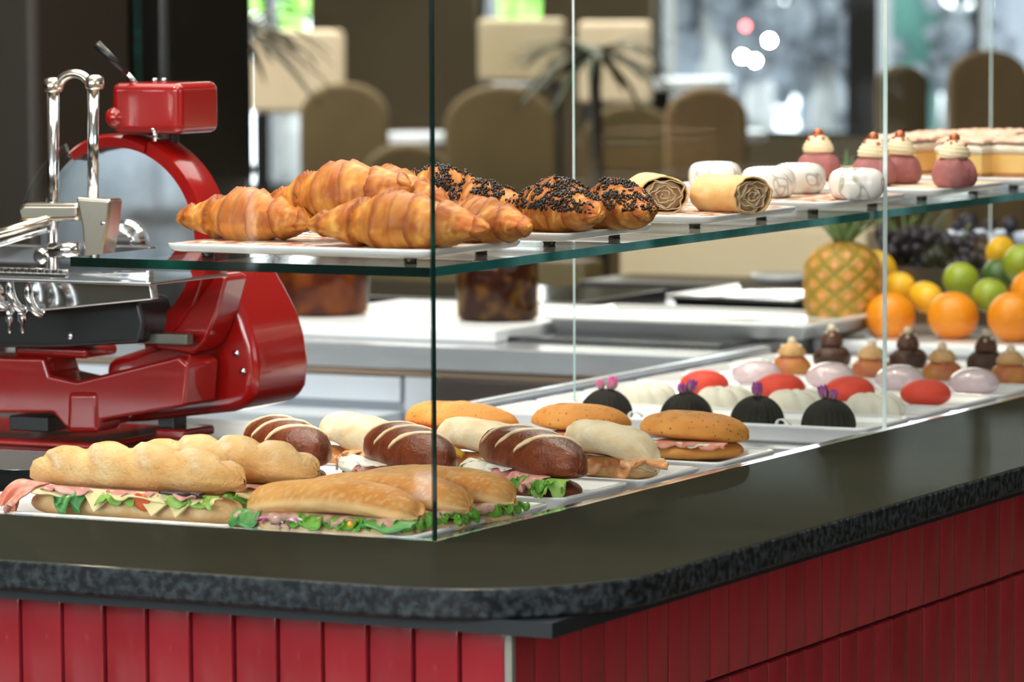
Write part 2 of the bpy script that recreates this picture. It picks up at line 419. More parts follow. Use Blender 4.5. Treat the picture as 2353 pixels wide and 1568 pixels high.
TZ = DZ+.023-.0093

patt = pm('patterned_tray_print', (.45, .14, .08), (.7, .66, .55), 60, .6, spec=.08, contrast=(.45, .55), detail=6, specks=((.12, .3, .22), 120, .25))
brownp = pm('brown_tray_print', (.30, .20, .10), (.4, .29, .16), 40, .6, spec=.08)
tanp = pm('tan_tray_print', (.65, .48, .33), (.8, .68, .55), 40, .6, spec=.08)
WEDGE = WHITE
def shelf_tray(x0, x1, y0, y1, label, pr, dz=0):
    t = thing('footed_serving_tray', label, 'tray', ((x0+x1)/2, (y0+y1)/2, SZ), group='footed trays on the glass shelf')
    w, d = x1-x0, y1-y0
    mb = rings(MB(), w, d, .016, [(.03, .0060), (.014, .0064), (.004, .0085), (.0008, .0115), (0, .0145), (.0006, .0155), (.0022, .0157), (.006, .0152)], fill_slot=1)
    mb.build('plate', [WHITE, pr], t)
    for sx in (-1, 1):
        for sy in (-1, 1):
            m = MB().lathe([(.0085, .0085), (.0095, .0064), (.0095, .0056), (.006, .0052)], 20, c=(sx*(w/2-.035), sy*(d/2-.03), 0)).build('foot_boss', WHITE, t)
            f = MB().lathe([(.0072, .0055), (.0058, .0028), (.0066, .0001)], 20, c=(sx*(w/2-.035), sy*(d/2-.03), 0)).build('foot', BLACK, t)
    return t
STZ = SZ+.0148
shelf_tray(-.315, -.018, .022, .228, 'patterned footed tray under the plain croissants', patt)
shelf_tray(-.33, -.018, .318, .53, 'brown footed tray under the chocolate croissants', brownp)
shelf_tray(-.33, -.018, .672, .912, 'patterned footed tray under the two strudel rolls', patt)
shelf_tray(-.37, -.018, 1.0, 1.24, 'footed tray under the white marbled domes', patt)
shelf_tray(-.39, -.018, 1.34, 1.575, 'footed tray under the pink choux buns', tanp)
shelf_tray(-.39, -.018, 1.66, 1.99, 'footed tray under the cream cake slices', patt)

# ------------------------------------------------------------ sandwiches
CRUST = pm('golden_crust', (.85, .57, .28), (.72, .39, .14), 26, .7, mask=(.90, .74, .54), bump=.8, bscale=240, bdist=.003, spec=.25, contrast=(.4, .65), detail=7)
CIAB = pm('ciabatta_crust', (.74, .37, .11), (.60, .24, .05), 22, .6, mask=(.88, .62, .32), bump=.45, bscale=170, spec=.25, contrast=(.42, .62), detail=7)
CRUMB = pm('pale_bread_crumb', (.82, .60, .33), (.68, .42, .18), 60, .7, mask=(.66, .34, .12), bump=.6, bscale=260)
PALE = pm('pale_floured_crust', (.88, .74, .52), (.82, .62, .36), 40, .7, spec=.2, mask=(.70, .42, .17), bump=.5, bscale=240, contrast=(.45, .75))
PRETZ = pm('dark_pretzel_crust', (.20, .040, .010), (.12, .022, .006), 60, .3, mask=(.86, .68, .42), bump=.5, bscale=330, specks=((.36, .13, .04), 520, .16), spec=.35)
FOCA = pm('focaccia_crust', (.74, .33, .08), (.62, .24, .045), 18, .6, mask=(.25, .12, .03), bump=.6, bscale=150, spec=.25, specks=((.16, .10, .03), 150, .2))
HAM = pm('pink_ham', (.62, .21, .19), (.76, .36, .32), 45, .35, mask=(.72, .33, .30), sss=0)
PROSC = pm('cured_ham', (.62, .17, .11), (.80, .42, .33), 22, .35, aniso=(1, 4, 1))
LETT = pm('green_lettuce', (.13, .34, .03), (.24, .50, .06), 30, .4, mask=(.10, .32, .02))
LETTP = pm('pale_lettuce', (.40, .58, .16), (.22, .45, .06), 24, .4)
LETTD = pm('dark_lettuce', (.04, .22, .05), (.12, .36, .09), 40, .4)
CHEESE = pm('pale_cheese', (.86, .76, .45), (.80, .68, .35), 14, .4, specks=((.45, .34, .10), 90, .16))
SHAV = pm('white_cheese_shavings', (.82, .80, .74), rough=.4)
TOM = pm('tomato_red', (.72, .07, .02), (.80, .16, .04), 60, .2, coat=.4)
SALM = pm('orange_salmon', (.82, .30, .09), (.88, .50, .24), 30, .3, aniso=(1, 3, 3), coat=.3)
MANGO = pm('yellow_pepper_slice', (.85, .52, .03), (.80, .40, .02), 20, .3)
OLIVE = pm('dark_aubergine', (.03, .012, .02), rough=.25)
ONION = pm('red_onion', (.55, .10, .25), (.85, .70, .75), 90, .3, contrast=(.45, .55))

def lens(t, a, tk, wid, slant, a0=.35, a1=2.8):
    """crisp lens-shaped slash across the top"""
    if not (a0 < a < a1): return 0
    v = (a-a0)/(a1-a0); c = tk+slant*(v-.5)
    ww = wid*math.sin(PI*v)**.7
    d = abs(t-c)
    return max(0., min(1., (ww-d)/.008+.5))

def holes_sheet(parent, name, mat, pts, th=.0022):
    """flat folded sheet through a polygon of 3-D points"""
    v = [Vector(p) for p in pts]; c = sum(v, Vector())/len(v); F = []; V = list(v)+[c]
    for i in range(len(v)): F.append((i, (i+1) % len(v), len(v)))
    return MB().add(V, F).build(name, mat, parent, smooth=False, solid=th)

def baguette(px, y, label, front, rz=0, L=.262, seed=1):
    x = XY(px, y, .02)
    t = thing('baguette_sandwich', label, 'sandwich', (x, y, TZ+.0005), rz, 'baguette sandwiches')
    def dT(tt, a):
        f = 1.0; mk = 0
        if 0 <= a <= PI:
            v = a/PI; c = (tt*4.6-.15)-(v-.5)*1.35
            fr = c-math.floor(c); w = math.sin(PI*v)**.6*(1-abs(2*tt-1)**5)
            f += w*(.30*math.sin(PI*fr)**.6-.17)+.05*w*max(0, 1-abs(fr-.2)/.12)*(.5+fb(tt*40, a*8, seed, 1))
            mk = w*(max(0, 1-abs(fr-.22)/.2))*1.3*(0.5+.8*fb(tt*9, a*2, seed, 2))
        return f, max(0, min(1, mk))
    def dB(tt, a): return 1.0, (.5 if a > PI else 0)
    loaf(L*.95, .068, .031, disp=dB, seed=seed+4, k=5, flat=.7).build('bottom_bread', CRUMB, t, loc=(0, .002, 0))
    loaf(L, .074, .046, n=110, m=56, disp=dT, seed=seed, k=2.2, flat=.4, lsc=40).build('top_bread', CRUST, t, loc=(-.003, .004, .0285), rot=(-.16, -.02, .0))
    ruffle(L*.86, .016, .0022, 5, .004, seed, 80).build('cheese_slice', CHEESE, t, loc=(.01, -.024, .0315), solid=.0015)
    ruffle(L*.8, .012, .003, 7, .003, seed+1, 80).build('ham', HAM, t, loc=(-.005, -.026, .0335), solid=.0012)
    if front:
        ruffle(.05, .036, .006, 2, .026, seed+2, 40).build('cured_ham', PROSC, t, loc=(-.112, -.016, .035), solid=.0016, rot=(0, 0, -.35))
        ruffle(.036, .022, .006, 2.5, .016, seed+3, 40).build('lettuce', LETTD, t, loc=(-.055, -.026, .031), solid=.0008)
        ruffle(.042, .014, .004, 2, .008, seed+5, 40).build('lettuce', LETTP, t, loc=(.005, -.03, .031), solid=.0008)
        ruffle(.05, .016, .005, 2.5, .007, seed+7, 40).build('lettuce', LETTP, t, loc=(.092, -.026, .033), solid=.0008, rot=(0, 0, .25))
        for cx, w in ((-.022, .022), (.048, .026), (.077, .02)):
            holes_sheet(t, 'cheese_slice', CHEESE, [(cx-w, -.032, .0335), (cx+w, -.031, .033), (cx+.004, -.046, .012)])
        MB().lathe([(.0001, 0), (.009, 0), (.0105, .0015), (.009, .003), (.0001, .003)], 24).xf(Matrix.Rotation(-1.2, 4, 'X')).build('tomato_slice', TOM, t, loc=(.035, -.040, .024))
        ruffle(.05, .01, .001, 1, .002, 9, 20).build('aubergine_slice', OLIVE, t, loc=(.08, -.029, .036), solid=.003)
    else:
        ruffle(.06, .02, .003, 1.5, .006, seed+3, 40).build('cheese_slice', CHEESE, t, loc=(.08, -.03, .03), solid=.0015)
        ruffle(.05, .018, .004, 2.5, .01, seed+6, 40).build('lettuce', LETT, t, loc=(.06, -.028, .028), solid=.0008)
    return t
baguette(312, .066, 'front baguette sandwich with ham, holed cheese, tomato and lettuce, nearest the left pane', True, rz=-.06, seed=1)
baguette(510, .165, 'baguette sandwich lying behind the front baguette', False, rz=-.08, L=.235, seed=6)

def ciabatta(px, y, label, seed, L=.19, red=False, rz=0.):
    x = XY(px, y, .02); t = thing('ciabatta_sandwich', label, 'sandwich', (x, y, TZ+.0005), rz, 'ciabatta sandwiches')
    def dT(tt, a): 
        return 1.0+.05*fb(tt*3, a, seed, 1.2), max(0, min(1, (.55-abs(fb(tt*14, a*3.5, seed, 1)*3.2))))*.8 if a < PI else .6
    loaf(L*.97, .070, .018, k=8, flat=.9, seed=seed+3, p=.6).build('bottom_bread', CRUMB, t)
    loaf(L, .07, .035, n=90, m=48, k=5, flat=.45, disp=dT, seed=seed, p=.75, endz=lambda u: -.010*u*u+.002*u).build('top_bread', CIAB, t, loc=(0, .002, .0205), rot=(-.13, 0, 0))
    ruffle(L*.95, .014, .0028, 8, .003, seed+5, 90).build('tuna_filling', pm('tuna_filling', (.62, .42, .33), (.45, .22, .17), 60, .5, bump=.5, bscale=160), t, loc=(0, -.021, .021), solid=.006)
    ruffle(.075, .017, .0055, 5.5, .006, seed+6, 90).build('lettuce', LETT, t, loc=(.012, -.024, .0225), solid=.0008)
    ruffle(.06, .014, .005, 4.5, .005, seed+8, 70).build('lettuce', LETT, t, loc=(.062, -.022, .022), solid=.0008)
    ruffle(.03, .018, .004, 1.5, .012, seed+9, 40).build('lettuce', LETTD, t, loc=(-.080, -.022, .024), solid=.0008)
    if red:
        for k in range(5):
            MB().tube([(math.cos(q)*.012, 0, math.sin(q)*.006) for q in [PI*i/10+.2*k for i in range(11)]], .0014, 6).build('onion_ring', ONION, t, loc=(-.055+.009*k, -.036-.001*(k % 2), .0125+.001*(k % 3)))
        MB().ball((0, 0, 0), .004, 10).build('sweetcorn', MANGO, t, loc=(.042, -.038, .017))
        ruffle(.055, .016, .003, 1.5, .006, seed+11, 40).build('lettuce', LETTD, t, loc=(.083, -.026, .022), solid=.0012)
    # right end of the roll: filling shows there too
    ruffle(.055, .012, .005, 4.5, .007, seed+12, 70).build('lettuce', LETT, t, loc=(L/2-.012, 0, .0215), solid=.0008, rot=(0, 0, PI/2))
    return t
ciabatta(765, .047, 'front ciabatta sandwich with red onion and lettuce, right at the glass corner', 21, red=True, rz=-.03)
ciabatta(880, .118, 'middle one of the three ciabatta sandwiches at the glass corner', 25)
ciabatta(985, .193, 'rearmost of the three ciabatta sandwiches, its leafy end right of the joint', 29)

def pretzel(px, y, label, seed, rz, L=.2):
    x = XY(px, y, .02); t = thing('pretzel_roll_sandwich', label, 'sandwich', (x, y, TZ+.0005), rz, 'pretzel roll sandwiches')
    def dT(tt, a):
        m = max(lens(tt, a, c, .030, -.26, .75, 2.85) for c in (.27, .50, .72))
        return 1.0+.05*m+.02*math.sin(tt*26), m
    loaf(L*.92, .062, .022, seed=seed+2, k=4, flat=.8).build('bottom_bread', PRETZ, t)
    loaf(L, .068, .046, n=170, m=90, k=2.8, flat=.42, disp=dT, seed=seed, lump=.03).build('top_bread', PRETZ, t, loc=(0, .003, .0225), rot=(-.02, .03, 0))
    ruffle(L*.86, .020, .005, 6, .012, seed+3, 90).build('ham', HAM, t, loc=(0, -.02, .028), solid=.0012)
    ruffle(.06, .016, .006, 4, .008, seed+4, 50).build('lettuce', LETT, t, loc=(.07, -.022, .025), solid=.0008)
    ruffle(.04, .018, .006, 2.5, .012, seed+7, 50).build('lettuce', LETTP if seed > 45 else LETT, t, loc=(.085, -.016, .026), solid=.0008, rot=(0, 0, .5))
    ruffle(.028, .016, .005, 2.2, .010, seed+8, 50).build('lettuce', LETT, t, loc=(-.078, -.018, .030), solid=.0008, rot=(0, 0, -.3))
    ruffle(.07, .022, .004, 3, .010, seed+5, 60).build('cheese_shavings', SHAV, t, loc=(-.06, -.022, .0305), solid=.001)
    ruffle(.05, .016, .0015, 1, .002, seed+6, 30).build('cheese_shavings', SHAV, t, loc=(-.01, -.024, .0305), solid=.001)
    return t
pretzel(652, .41, 'pretzel roll sandwich furthest left, half behind the baguettes', 41, -.66, L=.178)
pretzel(935, .405, 'middle pretzel roll sandwich crossing the dark green glass joint', 44, -.66, L=.18)
pretzel(1218, .43, 'pretzel roll sandwich right of the glass joint with pale lettuce and ham', 47, -.62, L=.198)

def salmon(px, y, label, seed, rz, L=.125):
    x = XY(px, y, .02); t = thing('salmon_sandwich', label, 'sandwich', (x, y, TZ+.0005), rz, 'pale salmon sandwiches')
    loaf(L*.82, .07, .022, k=4, flat=.8, seed=seed+2, disp=lambda tt, a: (1, .9 if a > PI or a < .4 or a > 2.8 else .2)).build('bottom_bread', PALE, t, loc=(.006, 0, 0))
    loaf(L, .082, .037, n=70, m=44, k=2.6, flat=.3, seed=seed, lump=.09, disp=lambda tt, a: (1.0, .25*max(0, fb(tt*6, a*2, seed, 1)*2)), endz=lambda u: -.012*u*abs(u) - .006*u*u).build('top_bread', PALE, t, loc=(0, .004, .0225), rot=(-.16, 0.03, 0))
    ruffle(L*.95, .024, .006, 5, .014, seed+3, 70).build('salmon', SALM, t, loc=(0, -.018, .0245), solid=.0015)
    ruffle(L*.4, .022, .004, 1.5, .004, seed+4, 40).build('salmon', SALM, t, loc=(L*.42, -.01, .0235), solid=.003, rot=(0, 0, .9))
    if px < 1200:
        for k in range(3):
            MB().box(-.010, .010, -.004, .004, -.0025, .0025).build('pepper_slice', MANGO, t, bevel=.002, loc=(-.045+.02*k, -.036, .0265), rot=(.9, .2*k, .3))
    return t
salmon(818, .57, 'pale salmon sandwich furthest left with yellow pepper pieces', 61, -.6, L=.115)
salmon(1112, .58, 'pale salmon sandwich behind the right-hand pretzel roll, just right of the joint', 64, -.35, L=.14)
salmon(1402, .605, 'pale salmon sandwich at the right end of its tray, one side lifted', 67, -.25)

def focaccia(px, y, label, seed, rz, L=.128, thin=1.):
    x = XY(px, y, .02); t = thing('focaccia_sandwich', label, 'sandwich', (x, y, TZ+.0005), rz, 'round focaccia sandwiches')
    def dT(tt, a):
        d = 0
        for q in range(9):
            r2 = random.Random(seed*10+q); d += math.exp(-((tt-r2.uniform(.15, .85))**2*900+(a-r2.uniform(.5, 2.6))**2*40))
        return 1.0-.10*min(1, d), min(1, d*.5)
    loaf(L*.92, .095, .022, k=2.3, flat=.8, seed=seed+2).build('bottom_bread', CIAB if thin < 1 else FOCA, t, rot=(0, 0, 0))
    loaf(L, .104, .034, n=70, m=50, k=2.1, flat=.35, p=.95, disp=dT, seed=seed, lump=.05).build('top_bread', FOCA, t, loc=(0, .004, .0195), rot=(-.08, .05, 0))
    ruffle(L*.8, .014, .002, 4, .002, seed+5, 50).build('mozzarella', SHAV, t, loc=(0, -.032, .0215), solid=.002)
    ruffle(L*.7, .012, .002, 3, .004, seed+6, 50).build('cured_ham', PROSC, t, loc=(.012, -.037, .0225), solid=.002)
    return t
focaccia(1056, .80, 'long focaccia sandwich with tomato behind the dark green joint', 71, 0, L=.14)
focaccia(1332, .845, 'round focaccia sandwich behind the pale salmon sandwiches', 74, .1, L=.118)
focaccia(1592, .815, 'round herb focaccia sandwich at the right end of its tray', 77, .05, thin=.9)
t = bpy.data.objects['focaccia_sandwich']
MB().lathe([(.0001, 0), (.022, 0), (.024, .002), (.022, .004), (.0001, .004)], 24).xf(Matrix.Rotation(.5, 4, 'X')).build('tomato_slice', TOM, t, loc=(-.03, -.045, .022))

# ------------------------------------------------------------ croissants
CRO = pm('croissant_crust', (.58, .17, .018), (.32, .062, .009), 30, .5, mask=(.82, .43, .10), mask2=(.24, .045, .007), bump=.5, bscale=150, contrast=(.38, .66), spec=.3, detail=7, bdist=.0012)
CHOC = pm('chocolate_crumbs', (.018, .007, .004), rough=.35)
def croissant_mesh(L, R, bend, seed, nseg=5, nu=150, nv=44):
    V = []; K = []; K2 = []; F = []; N = []
    r0 = random.Random(seed); off = [r0.uniform(-.3, .3) for _ in range(nseg+3)]
    for i in range(nu+1):
        u = i/nu*2-1
        env = (.30+.70*(1-abs(u)**1.25))*(max(0, 1-abs(u)**9))**.5*(1.06 if u < 0 else 1)
        for j in range(nv):
            a = 2*PI*j/nv
            w = u+.10*math.cos(a)*(1 if u > 0 else -1)*.7
            w += .05*fb(u*2, seed, a*.4, 1.3); s = abs(w)**(.85)*(nseg/2+.5); q = s-.5
            fr = q-math.floor(q); seg = int(math.floor(q))
            if s < .5: fr = .75+.25*0; step = .17
            else: step = .27*(1-fr)**.9
            f = env*(.86+step+.02*off[seg % len(off)])+.07*fb(u*3, math.cos(a), math.sin(a)+seed, 1.4)
            cy, cz = math.cos(a)*R*f*1.08, math.sin(a)*R*f
            if cz < 0: cz *= .75
            x = u*L/2; 
            if bend: 
                th = u*bend; rad = L/2/bend
                bx = math.sin(th)*(rad+cy); by = math.cos(th)*(rad+cy)-rad
            else: bx, by = x, cy
            V.append((bx, by, cz+R*.55)); 
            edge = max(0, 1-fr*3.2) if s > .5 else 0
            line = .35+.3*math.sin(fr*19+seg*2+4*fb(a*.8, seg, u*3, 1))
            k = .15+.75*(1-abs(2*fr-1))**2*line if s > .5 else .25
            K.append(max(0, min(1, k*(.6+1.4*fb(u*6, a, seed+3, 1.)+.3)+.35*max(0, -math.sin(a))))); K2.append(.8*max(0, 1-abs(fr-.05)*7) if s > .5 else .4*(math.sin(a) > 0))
            N.append(Vector((0, math.cos(a), math.sin(a))))
    mz = min(v[2] for v in V); mz += (R*.55-mz)*.26; V = [(a_, b_, max(c_, mz)-mz) for a_, b_, c_ in V]
    for i in range(nu):
        for j in range(nv): F.append((i*nv+(j+1) % nv, i*nv+j, (i+1)*nv+j, (i+1)*nv+(j+1) % nv))
    F.append(tuple(range(nv))); F.append(tuple(nu*nv+j for j in range(nv-1, -1, -1)))
    return MB().add(V, F, K, 0, K2)
def croissant(px, y, z, label, seed, L=.19, R=.031, bend=.5, rz=0, rx=0, ry=0, choc=False):
    x = XY(px, y, z+.02)
    t = thing('chocolate_croissant' if choc else 'croissant', label, 'croissant', (x, y, z), rz, 'chocolate sprinkled croissants' if choc else 'plain croissants', rx, ry)
    mb = croissant_mesh(L, R, bend, seed)
    if choc:
        V = mb.v; rr = random.Random(seed); cr = MB()
        cs = [rr.uniform(-.42, .42) for _ in range(3)]
        for _ in range(2600):
            i = int(min(148, max(1, rr.gauss(75, 34)))); j = int(rr.uniform(1, 21)); 
            ph = math.sin(i*.105+seed)*.5+.5
            if fb(V[i*44+j][0]+seed, V[i*44+j][1], V[i*44+j][2], 45) < -.10+.35*max(0, abs(i/75-1)-.3): continue
            s = 0; p = Vector(V[i*44+j]).lerp(Vector(V[(i+1)*44+j]), rr.random()).lerp(Vector(V[i*44+j+1]), rr.random()); q = Vector(V[i*44+(j+22) % 44]); nrm = (p-q).normalized()
            s = rr.uniform(.0007, .0019); n0 = len(cr.v)
            cr.ball((0, 0, 0), s, 6, sz=rr.uniform(.7, 1.5))
            Mx = Matrix.Translation(p+nrm*s*.4) @ Matrix.Rotation(rr.uniform(0, 3), 4, Vector((rr.random(), rr.random(), rr.random())))
            cr.xf(Mx, n0)
        o = cr.build('chocolate_crumbs', CHOC, t); o['kind'] = 'stuff'; o['label'] = 'dark chocolate crumbs'
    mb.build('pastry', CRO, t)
    return t
z0 = STZ
croissant(930, .066, z0, 'large front croissant left of and behind the dark green glass joint', 3, L=.20, R=.032, bend=.35, rz=.02)
croissant(580, .115, z0, 'croissant lying at the left end of the patterned tray', 5, L=.17, R=.030, bend=.4, rz=-.1)
croissant(1110, .165, z0, 'croissant at the right end of the patterned tray', 8, L=.14, R=.026, bend=.5, rz=-.15)
croissant(800, .125, z0+.026, 'croissant resting on top of the pile', 11, L=.18, R=.032, bend=.3, rz=-.12, rx=0, ry=-.12)
croissant(900, .195, z0+.02, 'croissant at the back of the pile, mostly hidden', 15, L=.15, R=.030, bend=.3, rz=-.1, ry=.05)
croissant(1010, .46, z0+.01, 'chocolate croissant furthest back left on the brown tray', 17, L=.12, R=.030, bend=.3, rz=.4, choc=True)
croissant(1110, .405, z0, 'chocolate croissant behind the right-hand plain croissant', 19, L=.13, R=.029, bend=.3, rz=-.1, choc=True)
croissant(1285, .365, z0, 'chocolate croissant at the front of the brown tray', 23, L=.145, R=.031, bend=.35, rz=-.35, choc=True)
croissant(1420, .435, z0, 'chocolate croissant at the right end of the brown tray', 27, L=.12, R=.030, bend=.3, rz=-.45, choc=True)

# ------------------------------------------------------------ strudel
STRU = pm('strudel_pastry', (.84, .58, .28), (.76, .44, .16), 24, .5, bump=.4, bscale=120, mask=(.6, .35, .15))
FILL = pm('layered_strudel_filling', (.38, .22, .10), (.62, .46, .28), 70, .5, bump=.6, bscale=160)
def strudel(px, y, label, seed, rz, L=.085):
    x = XY(px, y, STZ); t = thing('strudel_roll', label, 'pastry', (x, y, STZ), rz, 'cut strudel rolls')
    V = []; F = []; n, m = 40, 44
    for i in range(n+1):
        u = i/n; e = min(1, (u/.12+.02))**.5 if u < .12 else 1
        for j in range(m):
            a = 2*PI*j/m; f = e*(1+.05*fb(u*3, math.cos(a)*1.2, math.sin(a)*1.2+seed, 1.6))
            yy = math.cos(a)*.027*f; zz = math.sin(a)*.0205*f
            V.append(((u-.5)*L+(.003*fb(a*2, seed, 0, 1) if i == n else 0), yy, zz+.0197 if zz > -.019 else .0007))
    for i in range(n):
        for j in range(m): F.append((i*m+(j+1) % m, i*m+j, (i+1)*m+j, (i+1)*m+(j+1) % m))
    F.append(tuple(range(m)))
    MB().add(V, F).build('pastry_case', STRU, t, solid=.0018)
    sp = MB(); pts = []; nn = 220
    VV = []; FF = []; KK = []
    for i in range(nn+1):
        q = i/nn; a = q*PI*8+seed; r = .1+.86*q; w = 1+.13*math.sin(a*3.7)+.06*math.sin(a*9.1)
        for d in (0, 1):
            VV.append((L/2-.012+(.0125+.0015*math.sin(a*3))*d, math.cos(a)*.0255*r*w, math.sin(a)*.0185*r*w+.0197)); KK.append(d)
    for i in range(nn): FF.append((2*i, 2*i+1, 2*i+3, 2*i+2))
    MB().add(VV, FF, KK).build('rolled_layers', pm('strudel_layers', (.50, .33, .17), (.72, .55, .36), 50, .5), t, solid=.0011)
    MB().lathe([(.0001, 0), (.0225, 0), (.0225, .004), (.0001, .004)], 32).xf(Matrix.Translation((L/2-.008, 0, .0197)) @ Matrix.Rotation(PI/2, 4, 'Y') @ Matrix.Scale(.72, 4, (1, 0, 0))).build('filling', FILL, t)
    return t
strudel(1505, .77, 'strudel roll on the left whose cut end shows brown rolled layers', 2, -.95, L=.115)
strudel(1672, .775, 'shorter pale strudel roll at the right end of its tray', 5, -.42, L=.085)

# ------------------------------------------------------------ domes and little cakes
def marb_mat():
    m = pm('white_marbled_glaze', (.82, .80, .76), rough=.13, coat=.6)
    nt = m.node_tree; N = nt.nodes; Lk = nt.links.new
    tc = N.new('ShaderNodeTexCoord'); nz = N.new('ShaderNodeTexNoise'); nz.inputs['Scale'].default_value = 11; nz.inputs['Distortion'].default_value = 1.4
    Lk(tc.outputs['Object'], nz.inputs[0])
    s = N.new('ShaderNodeMath'); s.operation = 'SUBTRACT'; s.inputs[1].default_value = .5; Lk(nz.outputs[0], s.inputs[0])
    a = N.new('ShaderNodeMath'); a.operation = 'ABSOLUTE'; Lk(s.outputs[0], a.inputs[0])
    r = N.new('ShaderNodeMapRange'); r.inputs[1].default_value = .0; r.inputs[2].default_value = .016; Lk(a.outputs[0], r.inputs[0])
    mx = N.new('ShaderNodeMix'); mx.data_type = 'RGBA'; mx.inputs[6].default_value = (.42, .38, .30, 1); mx.inputs[7].default_value = (.84, .82, .78, 1)
    Lk(r.outputs[0], mx.inputs[0]); Lk(mx.outputs[2], N['Principled BSDF'].inputs['Base Color']); return m
MARB = marb_mat()
def marbled(px, y, label, seed):
    x = XY(px, y, STZ); prof = [(.020, 0), (.027, .002), (.0315, .009), (.033, .018), (.032, .027), (.028, .0335), (.021, .037), (.012, .0375), (.004, .036), (.0002, .0355)]
    def fn(r, z, a, u): return r*(1+.025*abs(math.sin((a+z*25)*7))), z
    o = MB().lathe(prof, 112, fn).build('marbled_mousse_cake', MARB, loc=(x, y, STZ-.0003), sub=1); o.rotation_euler.z = seed
    return tag(o, label, 'cake', 'white marbled mousse cakes')
marbled(1643, 1.195, 'white marbled mousse cake furthest left, behind the strudel', 1)
marbled(1765, 1.085, 'white marbled mousse cake at the front, beside the right strudel roll', 2)
marbled(1835, 1.19, 'white marbled mousse cake in the back row with a dark vein', 3.2)
marbled(1968, 1.085, 'white marbled mousse cake touching the pale glass seam', 4)

PINKC = pm('pink_craquelin', (.31, .095, .10), (.40, .14, .135), 60, .65, bump=.7, bscale=140, bdist=.0015)
CREAM = pm('vanilla_cream', (.82, .66, .40), (.86, .74, .52), 30, .5)
COPPER = pm('copper_ball', (.52, .14, .06), rough=.2, metal=.6)
PEARL = pm('cream_pearl', (.85, .72, .52), rough=.3)
ORC = pm('golden_craquelin', (.50, .13, .06), (.62, .25, .05), 40, .4, bump=.7, bscale=120, bdist=.0015)
CHO = pm('chocolate_craquelin', (.075, .025, .012), (.05, .016, .008), 60, .45, bump=.6, bscale=150)
CHOCR = pm('chocolate_cream', (.12, .045, .022), (.09, .03, .016), 30, .4)
CREAM2 = pm('caramel_cream', (.78, .48, .22), (.70, .38, .14), 60, .5)
def choux(px, y, z, label, seed, R, H, body, cream, name, grp, balls, bm, capR=.6, capH=.5, tall=False, cz=None):
    x = XY(px, y, z); t = thing(name, label, 'pastry', (x, y, z), seed*1.3, grp)
    prof = [(R*.62, 0), (R*.85, H*.05), (R*.98, H*.25), (R, H*.45), (R*.93, H*.68), (R*.75, H*.87), (R*.45, H*.98), (R*.1, H)]
    def fn(r, zz, a, u): k = 1+.06*fb(math.cos(a)*1.3, math.sin(a)*1.3+seed, u*2, 1.3); return r*k, zz*k
    MB().lathe(prof, 40, fn).build('choux_bun', body, t, sub=1)
    cR, cH = R*capR, R*capH*2
    pr = [(cR*.6, 0), (cR, cH*.12), (cR*1.02, cH*.35), (cR*.85, cH*.6), (cR*.6, cH*.85), (cR*.2, cH)]
    pp = []
    for i in range(25):
        q = i/24; k = q*5; a = int(min(4, k)); f = k-a
        r = pr[a][0]*(1-f)+pr[a+1][0]*f; zz = pr[a][1]*(1-f)+pr[a+1][1]*f; pp.append((r*.97, zz))
    def fs(r, zz, a, u): return r*(1+.05*math.sin(a*2+zz/cH*34)), zz
    MB().lathe(pp, 40, fs).build('cream_swirl', cream, t, loc=(0, 0, H*.9))
    rr = random.Random(seed)
    for k in range(balls):
        a = k*2.4+seed; q = 0 if k == 0 else rr.uniform(.5, .95); rad = (R*.24 if k == 0 else R*rr.uniform(.07, .1))
        zz = H*.9+cH*(1.0-.35*q*q)
        MB().ball((math.cos(a)*cR*q*.8, math.sin(a)*cR*q*.8, zz+rad*.2), rad, 14).build('pearl', bm, t)
    return t
for px, y, lb, sd in ((1880, 1.51, 'pink choux bun furthest left, before the green pineapple leaves', 1), (2007, 1.40, 'pink choux bun just left of the pale glass seam', 2), (2068, 1.47, 'pink choux bun just right of the pale glass seam', 3), (2193, 1.405, 'pink choux bun furthest right, in front of the cake slices', 4)):
    choux(px, y, STZ, lb, sd, .0285, .039, PINKC, CREAM, 'pink_choux_bun', 'pink choux buns with cream', 7, COPPER, .70, .44)

